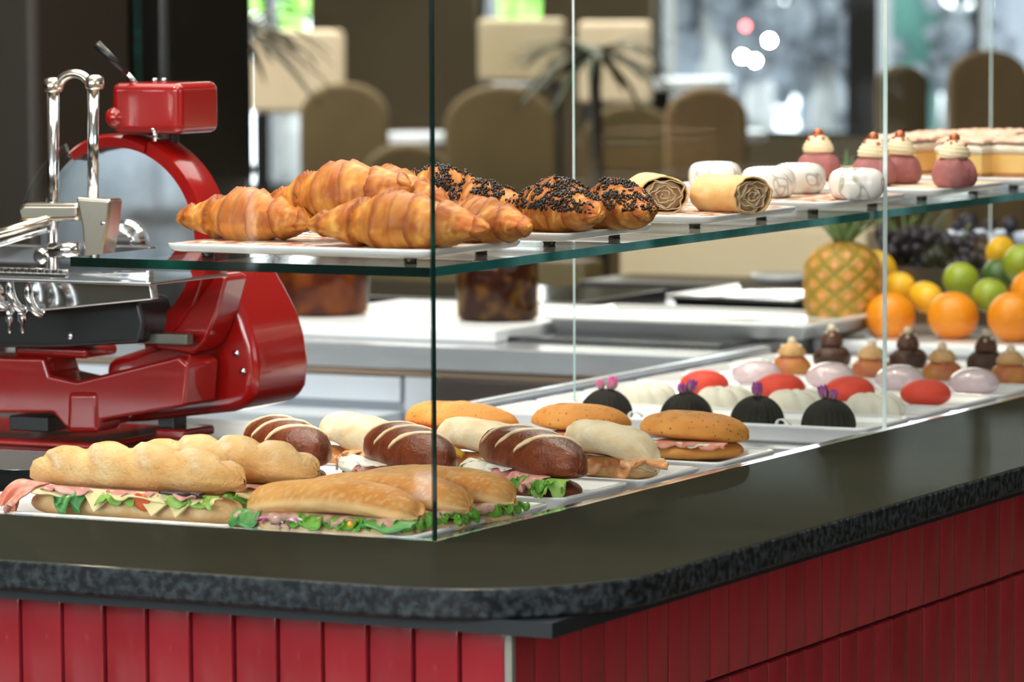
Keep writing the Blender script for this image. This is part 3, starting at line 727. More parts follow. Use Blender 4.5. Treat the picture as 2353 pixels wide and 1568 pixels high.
# cake slices
YEL = pm('yellow_custard', (.80, .47, .12), (.84, .56, .2), 20, .4)
CRW = pm('white_whipped_cream', (.86, .80, .68), (.78, .66, .5), 60, .6, bump=.6, bscale=130)
TOPP = pm('dusted_pastry_lid', (.80, .60, .50), (.70, .42, .28), 40, .7, bump=.5, bscale=140)
def cake(px, y, label, rz, w=.045, d=.10, dz=0):
    x = XY(px, y, STZ); t = thing('cream_cake_slice', label, 'cake', (x, y, STZ+dz), rz, 'layered cream cake slices')
    MB().box(-w, w, -d/2, d/2, 0, .0045).build('base', pm('biscuit_base', (.5, .26, .10), (.4, .2, .07), 60, .7, bump=.4), t, bevel=.001)
    MB().box(-w, w, -d/2, d/2, .0047, .031).build('custard_layer', YEL, t, bevel=.002)
    def gridbox(z0, z1, amp, nm, m, sd):
        mb = MB(); V = []; F = []; nx, ny = 24, 24
        for s in (0, 1):
            for i in range(nx+1):
                for j in range(ny+1):
                    u, v = i/nx*2-1, j/ny*2-1
                    zz = (z0 if s == 0 else z1+amp*fb(u*2, v*2, sd, 1.5)-.003*(abs(u)**8+abs(v)**8))
                    V.append((u*w*(1.02), v*d/2*1.02, zz))
        o = (nx+1)*(ny+1)
        for i in range(nx):
            for j in range(ny):
                q = i*(ny+1)+j; F.append((o+q, o+q+ny+1, o+q+ny+2, o+q+1)); F.append((q, q+1, q+ny+2, q+ny+1))
        for i in range(nx):
            q = i*(ny+1); F.append((q, q+ny+1, o+q+ny+1, o+q)); q += ny; F.append((q, o+q, o+q+ny+1, q+ny+1))
        for j in range(ny):
            q = j; F.append((q, o+q, o+q+1, q+1)); q = nx*(ny+1)+j; F.append((q, q+1, o+q+1, o+q))
        mb.add(V, F).build(nm, m, t)
    gridbox(.0312, .044, .0015, 'cream_layer', CRW, px); gridbox(.0445, .0515, .004, 'pastry_lid', TOPP, px+1)
    return t
cake(2085, 1.76, 'cake slice furthest left, behind the pink choux right of the seam', -.15, .038, .09)
cake(2157, 1.90, 'cake slice in the back row between the pink choux buns', -.1, .032, .09)
cake(2240, 1.72, 'cake slice behind the rightmost pink choux, showing its yellow custard front', -.12, .034, .09)
cake(2345, 1.74, 'cake slice at the right edge of the photo, custard front in view', -.1, .033, .09)
cake(2280, 1.92, 'tall cake slice in the back row towards the right edge', -.08, .05, .09, dz=.002)

# pastry tray rows
DOM = pm('black_velvet_dome', (.010, .010, .008), (.02, .02, .015), 40, .75, spec=.25, bump=.3, bscale=300)
PET = pm('pink_rose_petal', (.62, .06, .28), (.75, .28, .45), 90, .5); PURP = pm('purple_rose_petal', (.28, .02, .25), (.45, .10, .35), 90, .5)
SEP = pm('pale_green_sepal', (.36, .38, .22), (.25, .28, .15), 60, .6)
def dome(px, y, label, seed, pet):
    x = XY(px, y, 0); t = thing('black_dome_cake', label, 'cake', (x, y, TZ), seed, 'black dome cakes with rosebuds')
    R, H = .0335, .036; prof = [(R*.96, 0)]+[(R*math.cos(PI/2*i/14), .003+(H-.003)*math.sin(PI/2*i/14)) for i in range(14)]+[(.0005, H)]
    def fn(r, z, a, u): return r*(1-.03*(1-abs(math.sin(a*13)))*(1 if u > .02 else 0)), z
    MB().lathe(prof, 208, fn).build('mousse_dome', DOM, t)
    for k, (dx, tl, s) in enumerate(((.0045, .38, 1.), (-.005, -.35, .75))):
        b = MB(); s *= 1.15
        for q in range(6):
            n0 = len(b.v); b.lathe([(.0003, 0), (.0030, .003), (.0042, .0065), (.0036, .0105), (.0018, .0140), (.0002, .0165)], 12)
            b.xf(Matrix.Rotation(q*1.05, 4, 'Z') @ Matrix.Translation((.0014*s, 0, -.001)) @ Matrix.Rotation(.16+.06*(q % 2), 4, 'Y') @ Matrix.Diagonal((.7*s, s, s, 1)), n0)
        b.build('rosebud', pet, t, loc=(dx, 0, H-.001), rot=(0, tl, 0))
        sp = MB()
        for q in range(5):
            a = q*1.256; sp.tube([(math.cos(a)*.001, math.sin(a)*.001, 0), (math.cos(a)*.0048*s, math.sin(a)*.0048*s, .004*s), (math.cos(a)*.0068*s, math.sin(a)*.0068*s, .010*s)], [.0016*s, .0014*s, .0002], 6)
        sp.build('sepals', SEP, t, loc=(dx, 0, H-.001), rot=(0, tl, 0))
    return t
for px, lb, sd, pt in ((1393, 'black dome cake furthest left, its rosebud bright pink', .3, PET), (1577, 'second black dome cake from the left, purple buds before a red oval', 1.1, PURP), (1740, 'third black dome cake, a shade greyer behind the herb focaccia', 2.0, PURP), (1904, 'black dome cake furthest right, nearest the pale glass seam', 2.9, PURP)):
    dome(px, 1.19 if px < 2000 else 1.2, lb, sd, pt)
CRM = pm('ivory_velvet', (.86, .80, .66), rough=.5, sss=0)
def ribbed(px, y, label, seed):
    x = XY(px, y, 0); R, H = .039, .030
    prof = [(R*.86, 0), (R*.98, .004), (R*1.0, .011), (R*.93, .020), (R*.76, .027), (R*.5, H), (R*.25, H-.003), (.0005, H-.006)]
    def fn(r, z, a, u): q = abs(math.sin((a+seed+u*.55)*4.5)); return r*(.84+.16*q**.7), z*(.93+.07*q)
    o = MB().lathe(prof, 144, fn).build('ribbed_white_cake', CRM, loc=(x, y, TZ), sub=1)
    return tag(o, label, 'cake', 'ivory ribbed mousse cakes')
for i, (px, lb) in enumerate(((1490, 'ivory ribbed cake furthest left, behind the first black domes'), (1665, 'ivory ribbed cake between the second and third black domes'), (1830, 'ivory ribbed cake between the third and fourth black domes'), (2010, 'ivory ribbed cake crossed by the pale glass seam'))):
    ribbed(px, 1.335, lb, i*.4)
RDV = pm('red_velvet_spray', (.78, .07, .04), rough=.5, spec=.3, bump=.15, bscale=400)
PKG = pm('pale_pink_glaze', (.76, .60, .64), rough=.1, coat=.8)
def oval(px, y, label, mat, name, grp, R=.0325, H=.034, sd=0):
    x = XY(px, y, 0); prof = []
    for i in range(19):
        a = -PI*.40+(PI/2+PI*.40)*i/18; prof.append((max(.0004, R*math.cos(a)**.92 if math.cos(a) > 0 else .0004), H*.42+H*(.45 if a < 0 else .58)*math.sin(a)))
    z0 = prof[0][1]; prof = [(r, z-z0) for r, z in prof]
    o = MB().lathe(prof, 56).build(name, mat, loc=(x, y, TZ))
    return tag(o, label, 'cake', grp)
for px, lb in ((1618, 'red oval cake furthest left, behind the second rosebud'), (1793, 'red oval cake above the third black dome'), (1952, 'red oval cake just left of the pale glass seam'), (2127, 'red oval cake furthest right, fully in view right of the seam')):
    oval(px, 1.49, lb, RDV, 'red_oval_cake', 'red oval mousse cakes')
for px, lb in ((1738, 'pale pink glazed cake furthest left, behind the red ovals'), (1908, 'pale pink glazed cake between the first two golden choux'), (2068, 'pale pink glazed cake just right of the pale seam'), (2238, 'pale pink glazed cake furthest right, beside the last red oval')):
    oval(px, 1.645, lb, PKG, 'pale_pink_cake', 'pale pink glazed cakes', .0335, .036)
for i, (px, lb) in enumerate(((1820, 'golden choux bun furthest left in the front choux row'), (2003, 'golden choux bun just left of the pale glass seam'), (2165, 'golden choux bun in front of the middle orange'), (2322, 'golden choux bun with purple petals at the right edge'))):
    choux(px, 1.80, TZ, lb, i+5, .0272, .030, ORC, CREAM2, 'golden_choux_bun', 'golden choux buns with caramel cream', 4, PEARL, .72, .36)
for i, (px, lb) in enumerate(((1911, 'chocolate choux bun before the pineapple'), (2086, 'chocolate choux bun between the two left oranges'), (2266, 'chocolate choux bun before the right-hand orange'))):
    choux(px, 1.955, TZ, lb, i+9, .0272, .031, CHO, CHOCR, 'chocolate_choux_bun', 'chocolate choux buns', 6, PEARL, .60, .46)
for k, (px, y) in enumerate(((1472, 1.16), (1655, 1.155), (1812, 1.15))):
    mb = MB(); V = []
    for i in range(13):
        q = i/12; V += [(.016*(1-math.cos(q*1.7)), e*.004, .010*math.sin(q*2.6)+.004*(1-q)) for e in (-1, 1)]
    o = mb.add(V, [(2*i, 2*i+1, 2*i+3, 2*i+2) for i in range(12)]).build('curled_tag', WHITE, solid=.001, loc=(XY(px, y, 0)-.016, y, TZ+.0006))
    tag(o, ['small curled white tag right of the first black dome', 'small curled white tag right of the second black dome', 'small curled white tag between the third and fourth black domes'][k], 'tag', 'curled white tags')

# ------------------------------------------------------------ fruit
fr = thing('fruit_board', 'white board carrying the fruit behind the pastries', 'board', (-.31, 2.62, -.022))
rings(MB(), .6, .62, .02, [(.006, 0), (0, .006), (0, .018), (.003, .02)]).build('board', WHITE, fr)
fz = -.002
PINE = pm('pineapple_skin', (.62, .27, .03), (.42, .21, .02), 40, .5, mask=(.22, .22, .03), mask2=(.70, .33, .17), bump=.4)
PLEAF = pm('pineapple_leaf', (.10, .19, .05), (.20, .30, .12), 20, .4)
xp = XY(1937, 2.42, .06); t = thing('pineapple', 'whole ripe pineapple standing behind the golden choux buns', 'fruit', (xp, 2.42, fz))
V = []; F = []; K = []; K2 = []; n, m = 110, 160; PH, PR = .142, .058
for i in range(n+1):
    v = i/n; env = (max(.0, 1-abs(2*v-1)**3.4))**.5*PR+.0008
    for j in range(m):
        a = 2*PI*j/m; p = (a/(2*PI)*9+v*4.6); q = (a/(2*PI)*9-v*4.6)
        fp, fq = abs((p % 1)-.5)*2, abs((q % 1)-.5)*2; d = max(fp, fq)
        e = 1-d; b = min(1, e*2.2)
        r = env*(1+.05*b-.02); V.append((r*math.cos(a), r*math.sin(a), v*PH)); K.append(max(0, min(1, (d-.72)*5))); K2.append(max(0, min(1, (e-.62)*5)))
for i in range(n):
    for j in range(m): F.append((i*m+j, i*m+(j+1) % m, (i+1)*m+(j+1) % m, (i+1)*m+j))
MB().add(V, F, K, 0, K2).build('skin', PINE, t)
cr = MB(); rr = random.Random(4)
for k in range(34):
    a = k*2.4; q = k/34; ln = .06+.10*q*(1-.2*rr.random()); out = (1-q)*.055+.012; w = .0075
    dx, dy = math.cos(a), math.sin(a); V = []
    for i in range(7):
        s = i/6; r = .010+out*s**1.2; z = PH-.006+ln*(s-.25*(1-q)*s*s); ww = w*(1-s)**.6+.0004
        for e in (-1, 0, 1): V.append((dx*r-dy*e*ww, dy*r+dx*e*ww, z-(.002 if e == 0 else 0)))
    cr.add(V, [(i*3+e, i*3+e+1, i*3+e+4, i*3+e+3) for i in range(6) for e in (0, 1)])
cr.build('leaf_crown', PLEAF, t, solid=.001)
ORG = pm('orange_peel', (.88, .30, .008), (.85, .25, .006), 10, .35, bump=.25, bscale=220, bdist=.001)
LEM = pm('lemon_peel', (.88, .52, .02), (.86, .45, .015), 10, .35, bump=.2, bscale=180, bdist=.001)
LIM = pm('lime_peel', (.34, .42, .03), (.24, .33, .02), 12, .3, bump=.15, bscale=180, bdist=.001)
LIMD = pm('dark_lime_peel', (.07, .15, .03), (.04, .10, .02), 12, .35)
STEM = pm('stem_scar', (.18, .22, .05), rough=.7)
def fruit(kind, px, py, y, R, mat, label, ax=0, sq=.95):
    p = uy(px, py, y)
    t = thing(kind, label, 'fruit', (p.x, y, p.z-R), 0, kind.replace('_', ' ')+'s on the fruit board')
    pr = []
    for i in range(17):
        a = -PI/2+PI*i/16; e = R*math.cos(a); zz = R*sq*math.sin(a)
        if kind == 'lemon': zz = R*1.2*math.sin(a)+(R*.14 if i == 16 else 0)+(-R*.14 if i == 0 else 0); e *= .92
        pr.append((max(e, .0012), zz))
    rot = (ax, .3*math.sin(px), px)
    mb = MB().lathe(pr, 32); mb.build('peel', mat, t, loc=(0, 0, R), rot=rot)
    MB().lathe([(.0001, 0), (.0028, 0), (.002, .0012), (.0001, .0014)], 10).xf(Matrix.Translation((0, 0, R*sq*(1.3 if kind == 'lemon' else 1)-.0005))).build('stem', STEM, t, loc=(0, 0, R), rot=rot)
    return t
fruit('orange', 2046, 728, 2.40, .0375, ORG, 'orange right of the pineapple, its stem end facing forward', 1.2)
fruit('orange', 2190, 727, 2.40, .0385, ORG, 'orange in the middle of the front row below the limes', .3)
fruit('orange', 2328, 730, 2.38, .0385, ORG, 'orange at the right edge of the photo in the front row', 1.0)
fruit('orange', 2375, 672, 2.50, .036, ORG, 'orange cut by the right edge, above the front row', 1.0)
fruit('lemon', 2062, 662, 2.47, .0255, LEM, 'lemon directly above the left orange', 1.2)
fruit('lemon', 2128, 684, 2.46, .026, LEM, 'lemon lying between the left and middle oranges', 1.35)
fruit('lemon', 2022, 612, 2.52, .024, LEM, 'lemon wedged high beside the pineapple', .9)
fruit('lemon', 2300, 582, 2.62, .026, LEM, 'lemon furthest back behind the limes', .9)
fruit('lime', 2208, 645, 2.50, .0285, LIM, 'lime on the left of the lime pair above the middle orange', 1)
fruit('lime', 2275, 680, 2.45, .0275, LIM, 'lime lower right of the pair, between two oranges', .4)
fruit('lime', 2348, 606, 2.56, .030, LIM, 'lime high up at the right edge of the photo', 1)
fruit('lime', 2296, 636, 2.58, .028, LIMD, 'dark green lime behind the bright pair', 1)
# crate holding the fruit pile
CRT = pm('dark_crate', (.03, .022, .016), (.05, .035, .02), 20, .6)
def crate(name, x0, x1, y0, y1, z0, z1, label, mat=CRT, cat='crate'):
    t = thing(name, label, cat, ((x0+x1)/2, (y0+y1)/2, z0)); w, d, h = (x1-x0)/2, (y1-y0)/2, z1-z0
    MB().box(-w, w, -d, d, 0, .01).build('bottom', mat, t, smooth=False)
    MB().box(-w, w, -d, -d+.008, .0101, h).box(-w, w, d-.008, d, .0101, h).build('side_board', mat, t, smooth=False, bevel=.001)
    MB().box(-w, -w+.008, -d+.0081, d-.0081, .0101, h).box(w-.008, w, -d+.0081, d-.0081, .0101, h).build('end_board', mat, t, smooth=False, bevel=.001)
    return t
GRP = pm('dark_grape_skin', (.012, .010, .018), (.03, .025, .04), 30, .5)
def grapes(px, py, y, n, w, h, label, mat=GRP, r=.010):
    p = uy(px, py, y); t = thing('grape_bunch', label, 'fruit', (p.x, y, p.z-h), group='dark grape bunches'); rr = random.Random(px)
    mb = MB()
    for k in range(n):
        a, q, z = rr.uniform(0, 6.28), rr.random()**.5, rr.random()
        mb.ball((math.cos(a)*q*w*(1-.35*z), math.sin(a)*q*w*.6, z*h+r), r*rr.uniform(.8, 1.1), 10)
    o = mb.build('grapes', mat, t); o['kind'] = 'stuff'
    MB().tube([(0, 0, h*.6), (.005, 0, h+.02), (.015, 0, h+.032)], .002, 6).build('stalk', STEM, t)
xa, xb = uy(2000, 640, 2.66).x, uy(2600, 640, 2.66).x
crate('fruit_crate', xa, xb, 2.64, 2.9, fz+.0001, .085, 'low dark crate behind the citrus fruit')
grapes(2085, 545, 2.74, 110, .07, .075, 'heap of black grapes above the lemons')
grapes(2210, 560, 2.78, 110, .07, .06, 'black grapes behind the bright limes')
xa, xb = uy(2142, 560, 3.0).x, uy(2282, 560, 3.0).x
PUN = pm('white_blue_tub', (.55, .62, .78), (.4, .45, .6), 12, .3)
def tub(px0, px1, label, y=3.0):
    a, b = uy(px0, 560, y).x, uy(px1, 560, y).x; zt, zb_ = uy(px0, 536, y).z, uy(px0, 565, y).z
    t = thing('fruit_tub', label, 'tub', ((a+b)/2, y+.06, .0), group='tubs at the back of the fruit board'); w = (b-a)/2
    rings(MB(), 2*w, .12, .015, [(.012, 0), (.004, zb_-.001)]).build('tub_body', pm('dark_tub', (.04, .03, .025), rough=.4), t)
    rings(MB(), 2*w+.006, .126, .017, [(0, zb_), (0, zt), (.004, zt+.001)]).build('tub_rim', PUN, t)
    return zt
FB = thing('back_board', 'dark stand behind the fruit board', 'stand', (-.52, 3.12, -.05)); MB().box(-.42, .3, -.14, .3, 0, .05).build('top', CRT, FB)
zt = tub(2142, 2282, 'dark tub with pale blue rim in the back row behind the limes')
tub(2328, 2470, 'dark tub with pale blue rim cut by the right edge')
for px, py, r in ((2226, 517, .017), (2275, 522, .012), (2322, 530, .014), (2200, 525, .010)):
    p = uy(px, py, 3.06); o = MB().ball((0, 0, 0), r, 18).build('plum', GRP, loc=(p.x, 3.06, zt+r*.95)); tag(o, 'dark plum heaped on the pale-rimmed tub at the back', 'fruit', 'plums in the back tub')
def plant_tuft(px, py, y, label, h, n, w, mat, z0):
    p = uy(px, py, y); t = thing('green_leaf_bunch', label, 'plant', (p.x, y, z0)); mb = MB(); rr = random.Random(px)
    for k in range(n):
        a = rr.uniform(0, 6.28); o = rr.uniform(.2, 1)*w; hh = h*rr.uniform(.6, 1); ww = .006
        V = []
        for i in range(6):
            s = i/5; r = o*s*s
            for e in (-1, 1): V.append((math.cos(a)*r-math.sin(a)*e*ww*(1-s*.9), math.sin(a)*r+math.cos(a)*e*ww*(1-s*.9), hh*s))
        mb.add(V, [(i*2, i*2+1, i*2+3, i*2+2) for i in range(5)])
    mb.build('leaves', mat, t, solid=.0008)
plant_tuft(2085, 540, 2.98, 'green leaves at the back of the fruit display', .19, 24, .1, PLEAF, 0.0)

# ------------------------------------------------------------ slicer
def SP(px, py, y): p = uy(px, py, y); return (p.x, p.z)
SY = .74
sl = thing('meat_slicer', 'red enamel flywheel-style meat slicer with polished blade behind the baguettes', 'meat slicer', (0, 0, 0))
def pbox(px0, px1, py0, py1, y0, y1, name, mat, bevel=.004, parent=sl, seg=4):
    a, b = SP(px0, py0, y0), SP(px1, py1, y0)
    return MB().box(min(a[0], b[0]), max(a[0], b[0]), y0, y1, min(a[1], b[1]), max(a[1], b[1])).build(name, mat, parent, bevel=bevel, seg=seg)
def pprism(pts, y0, y1, name, mat, bevel=.004, parent=sl, seg=4):
    q = [SP(a, b, y0) for a, b in pts]
    return MB().prism(q, y0, y1).build(name, mat, parent, bevel=bevel, seg=seg)
BLC = SP(285, 548, SY); BR = .118
cx, cz = BLC
# blade
bl = MB().lathe([(.0001, 0), (.03, 0), (.032, -.001), (BR-.02, -.003), (BR, .0005), (BR-.02, .003), (.0001, .003)], 96)
bl.xf(Matrix.Translation((cx, SY, cz)) @ Matrix.Rotation(PI/2, 4, 'X'))
bl.build('blade', pm('blade_steel', (.34, .38, .42), (.27, .30, .34), 16, .30, .85), sl, auto=30)
hb = MB().lathe([(.0001, .016), (.012, .016), (.013, .013), (.013, .010), (.022, .009), (.027, .005), (.027, 0), (.0001, 0)], 40)
hb.xf(Matrix.Translation((cx+.008, SY-.003, cz-.004)) @ Matrix.Rotation(PI/2, 4, 'X')); hb.build('blade_hub', CHROME, sl, auto=30)
# guard ring
def ringarc(a0, a1, r_in, r_out, y0, y1, n=60):
    V = []; F = []
    for i in range(n+1):
        a = a0+(a1-a0)*i/n; q = i/n
        ri = r_in(q) if callable(r_in) else r_in; ro = r_out(q) if callable(r_out) else r_out
        for (r, y) in ((ri, y0+.004), (ro-.003, y0), (ro+.001, y0+.006), (ro, y1), (ri, y1)): V.append((cx+r*math.cos(a), y, cz+r*math.sin(a)))
    for i in range(n):
        for j in range(5): F.append((i*5+j, i*5+(j+1) % 5, (i+1)*5+(j+1) % 5, (i+1)*5+j))
    F += [(4, 3, 2, 1, 0), tuple(n*5+j for j in range(5))]
    return MB().add(V, F)
ringarc(math.radians(122), math.radians(68), .109, lambda q: .121+.003*math.sin(PI*q), SY-.022, SY+.03).build('guard_ring', RED, sl, auto=35)
ringarc(math.radians(67), math.radians(-72), lambda q: .109-.0*q, lambda q: .128+.012*max(0, q-.55)/.45, SY-.022, SY+.03, 80).build('guard_ring', RED, sl, auto=35)
tr = MB(); tr.add([(cx+r*math.cos(a), SY-.03, cz+r*math.sin(a)) for a in [math.radians(118+60*i/20) for i in range(21)] for r in (.10, .128)], [(2*i, 2*i+1, 2*i+3, 2*i+2) for i in range(20)])
tr.build('clear_guard', GLASS, sl, solid=.002)
# sharpener box
a, b = SP(270, 310, SY-.02), SP(402, 190, SY-.02)
MB().box(a[0], b[0]+.016, SY-.035, SY+.055, a[1]+.002, b[1]).build('sharpener_housing', RED, sl, bevel=.010, seg=5)
p0 = SP(266, 270, SY-.03); MB().ball((p0[0], SY-.03, p0[1]), .0125, 20, sz=1).build('housing_knob', RED, sl)
for q in (345, 366): p0 = SP(q, 184, SY-.01); MB().lathe([(.0001, .003), (.003, .003), (.0035, 0), (.0001, -.004)], 12, c=(p0[0], SY-.0, p0[1]-.001)).build('screw', CHROME, sl)
A, B = SP(243, 100, SY-.03), SP(302, 168, SY-.02); C2 = SP(322, 192, SY-.015)
MB().tube([(A[0], SY-.05, A[1]), (B[0], SY-.03, B[1])], [.0055, .0042], 14).build('lever_grip', BLACK, sl)
MB().tube([(B[0], SY-.03, B[1]), (C2[0], SY-.015, C2[1]-.006)], .003, 10).build('lever_rod', CHROME, sl)
p0 = SP(354, 297, SY-.03); MB().ball((p0[0], SY-.03, p0[1]), .005, 14).build('pin', CHROME, sl)
MB().tube([(p0[0], SY-.028, p0[1]), (p0[0], SY-.028, p0[1]-.014)], .003, 8).build('pin_stem', CHROME, sl)
p0 = SP(400, 300, SY+.03); MB().tube([(p0[0], SY+.03, p0[1]+.02), (p0[0], SY+.03, p0[1]-.03)], .006, 10).build('support_post', BLACK, sl)
# cowl and body
YC = SY+.031
pprism([(440, 640), (497, 610), (530, 668), (562, 730), (580, 790), (588, 850), (583, 905), (566, 935), (530, 948), (430, 958), (330, 970), (240, 975), (240, 830), (330, 800), (390, 740)], YC, YC+.13, 'flywheel_cowl', RED, .012, seg=6)
pprism([(348, 776), (400, 745), (455, 688), (500, 628), (520, 640), (498, 720), (470, 790), (440, 815), (350, 800)], SY-.02, YC-.001, 'ring_web', RED, .004)
pprism([(-260, 815), (100, 822), (112, 862), (176, 876), (410, 818), (432, 838), (425, 935), (230, 968), (225, 985), (150, 985), (120, 950), (-260, 950)], SY-.05, SY+.02, 'body_casting', RED, .008, seg=6)
pbox(-260, 226, 995, 1036, SY-.06, SY+.16, 'base_plate', RED, .007)
pprism([(152, 900), (224, 900), (226, 996), (150, 996)], SY-.054, SY+.0, 'corner_pillar', RED, .008)
pbox(30, 200, 792, 826, SY-.03, SY+.04, 'red_neck', RED, .006)
pbox(355, 425, 985, 1012, SY+.03, SY+.10, 'rear_foot', RED, .004)
pbox(362, 400, 955, 986, SY+.05, SY+.08, 'foot_spacer', BLACK, .002)
pbox(20, 110, 955, 994, SY-.03, SY+.05, 'foot_spacer', BLACK, .002)
# dark slide unit under the carriage
pprism([(-260, 700), (90, 690), (230, 672), (318, 690), (330, 740), (322, 790), (140, 800), (-260, 800)], SY-.07, SY+.0, 'slide_block', BLACK, .006)
A, B = SP(240, 775, SY-.04), SP(440, 783, SY-.04)
MB().box(A[0], B[0], SY-.05, SY-.035, B[1]-.005, B[1]+.008).build('slide_rail', pm('dark_rail_steel', (.22, .21, .18), rough=.3, metal=.9), sl, bevel=.002)
# carriage table
pprism([(-260, 640), (340, 622), (352, 690), (90, 716), (-260, 716)], SY-.12, SY-.105, 'carriage_side', CHROME, .003)
A, B = SP(-200, 632, SY-.2), SP(345, 632, SY-.2)
MB().box(A[0], B[0], SY-.2, SY-.03, A[1]-.004, A[1]).build('carriage_plate', CHROME, sl, bevel=.0015)
zt = A[1]
tb = MB()
A, B = SP(-40, 620, SY-.19), SP(150, 620, SY-.19); nT = 12
tb.box(A[0], B[0], SY-.19, SY-.183, zt+.0005, zt+.006)
for k in range(nT):
    xx = A[0]+(B[0]-A[0])*(k+.2)/nT; tb.box(xx, xx+(B[0]-A[0])*.55/nT, SY-.193, SY-.180, zt+.006, zt+.011)
tb.build('toothed_pusher', CHROME, sl, bevel=.0006)
# press rods, arch, collars
def rod(px, py0, py1, y, r, nm='press_rod', mat=CHROME):
    A, B = SP(px, py0, y), SP(px, py1, y); MB().tube([(B[0], y, B[1]), (A[0], y, A[1])], r, 20).build(nm, mat, sl)
yr = SY-.12
rod(122, 200, 622, yr, .0068); rod(214, 200, 470, yr, .0066)
for q, py in ((122, 198), (217, 192)):
    c0 = SP(q, py, yr); MB().lathe([(.0001, .010), (.006, .010), (.0105, .007), (.0110, -.004), (.009, -.007), (.0001, -.007)], 24, c=(c0[0], yr, c0[1])).build('rod_collar', BRONZE, sl)
A, B = SP(138, 198, yr), SP(205, 194, yr); pts = []
for i in range(17):
    a = PI-PI*i/16; mx = (A[0]+B[0])/2; hw = (B[0]-A[0])/2*1.1; pts.append((mx+hw*math.cos(a), yr, A[1]-.003+.0175*math.sin(a)))
MB().tube(pts, .0055, 14).build('arch_handle', BRONZE, sl)
c0 = SP(214, 455, yr)
MB().prism([SP(172, 452, yr-.015), SP(252, 458, yr-.015), SP(246, 520, yr-.015), SP(232, 598, yr-.015), SP(192, 598, yr-.015), SP(186, 520, yr-.015)], yr-.015, yr+.015).build('clamp_block', BRONZE, sl, bevel=.004, seg=4)
A = SP(252, 512, yr); MB().ball((A[0], yr-.01, A[1]), .006, 14).build('clamp_knob', CHROME, sl)
pprism([(36, 482), (52, 466), (180, 466), (180, 508), (44, 512)], yr-.012, yr+.012, 'press_arm', BRONZE, .006)
A, B = SP(-80, 560, yr-.03), SP(112, 505, yr-.01); MB().tube([(A[0], yr-.03, A[1]), (B[0], yr-.01, B[1])], .006, 12).build('carriage_handle_bar', BRONZE, sl)
A, B = SP(-80, 585, yr-.03), SP(110, 528, yr-.01); MB().tube([(A[0], yr-.03, A[1]), (B[0], yr-.01, B[1])], .0035, 10).build('carriage_handle_bar', CHROME, sl)
pbox(-260, 120, 555, 610, yr+.01, yr+.03, 'press_plate', pm('grey_cast_metal', (.2, .2, .21), rough=.35, metal=.9), .003)
pbox(100, 345, 560, 600, yr+.04, yr+.055, 'press_plate', pm('grey_cast_metal', (.2, .2, .21), rough=.35, metal=.9), .003)
kb = MB().lathe([(.0001, .012), (.006, .012), (.0095, .009), (.0095, .003), (.006, 0), (.0001, 0)], 24); A = SP(80, 590, yr-.02)
kb.xf(Matrix.Translation((A[0], yr-.0, A[1])) @ Matrix.Rotation(PI/2, 4, 'X')); kb.build('locking_knob', CHROME, sl, auto=40)
A = SP(150, 575, yr); MB().tube([(A[0]-.012, yr-.01, A[1]), (A[0]+.025, yr-.01, A[1]+.002)], .009, 16).build('clamp_barrel', CHROME, sl)
# slice adjustment springs and levers at lower left
for k, (px, py) in enumerate(((12, 672), (50, 680), (92, 690))):
    A = SP(px, py, yr-.03); pts = []
    for i in range(13):
        q = i/12; pts.append((A[0]+.018*(q-.5)-.006, yr-.03-.012*math.sin(PI*q), A[1]+.016*math.cos(PI*q)))
    MB().tube(pts, .0052, 12).build('adjusting_lever', CHROME, sl)
for px in (22, 52):
    A = SP(px, 745, yr-.02); MB().lathe([(.0001, -.012), (.003, -.008), (.002, 0), (.0055, .004), (.0055, .016), (.003, .02), (.0001, .022)], 14, c=(A[0], yr-.02, A[1])).build('adjusting_screw', CHROME, sl)
A = SP(-30, 680, yr-.04); k2 = MB().lathe([(.0001, .02), (.014, .02), (.018, .014), (.018, 0), (.0001, 0)], 30); k2.xf(Matrix.Translation((A[0], yr-.03, A[1])) @ Matrix.Rotation(PI/2, 4, 'X')); k2.build('dial', CHROME, sl, auto=40)
for px, py in ((178, 770), (455, 826), (470, 868)):
    A = SP(px, py, SY-.056); k2 = MB().lathe([(.0001, .003), (.0035, .003), (.005, 0), (.0001, -.0)], 14)
    yy = SY-.071 if px < 300 else YC; k2.xf(Matrix.Translation((A[0], yy, A[1])) @ Matrix.Rotation(PI/2, 4, 'X')); k2.build('bolt', CHROME, sl)
bz = min(v.co.z for v in bpy.data.objects['base_plate'].data.vertices)
cb = thing('side_counter', 'low steel side counter under the red slicer', 'counter', (-1.2, .9, FZ))
MB().box(-1.2, .45, -.46, .16, bz-FZ-.03, bz-FZ-.0003).build('worktop', STEEL, cb, bevel=.002)
MB().box(-1.18, .43, -.44, .14, 0, bz-FZ-.0302).build('carcass', pm('grey_cabinet', (.45, .48, .52), rough=.5), cb, smooth=False)
pn = rings(MB(), .2, .16, .02, [(.012, 0), (0, .03), (-.004, .031), (.002, .030), (.014, .003)]).build('steel_pan', CHROME); pn.location = (uy(-10, 1060, .36).x, .35, DZ)
tag(pn, 'shallow polished steel pan at the left edge behind the baguettes', 'pan')

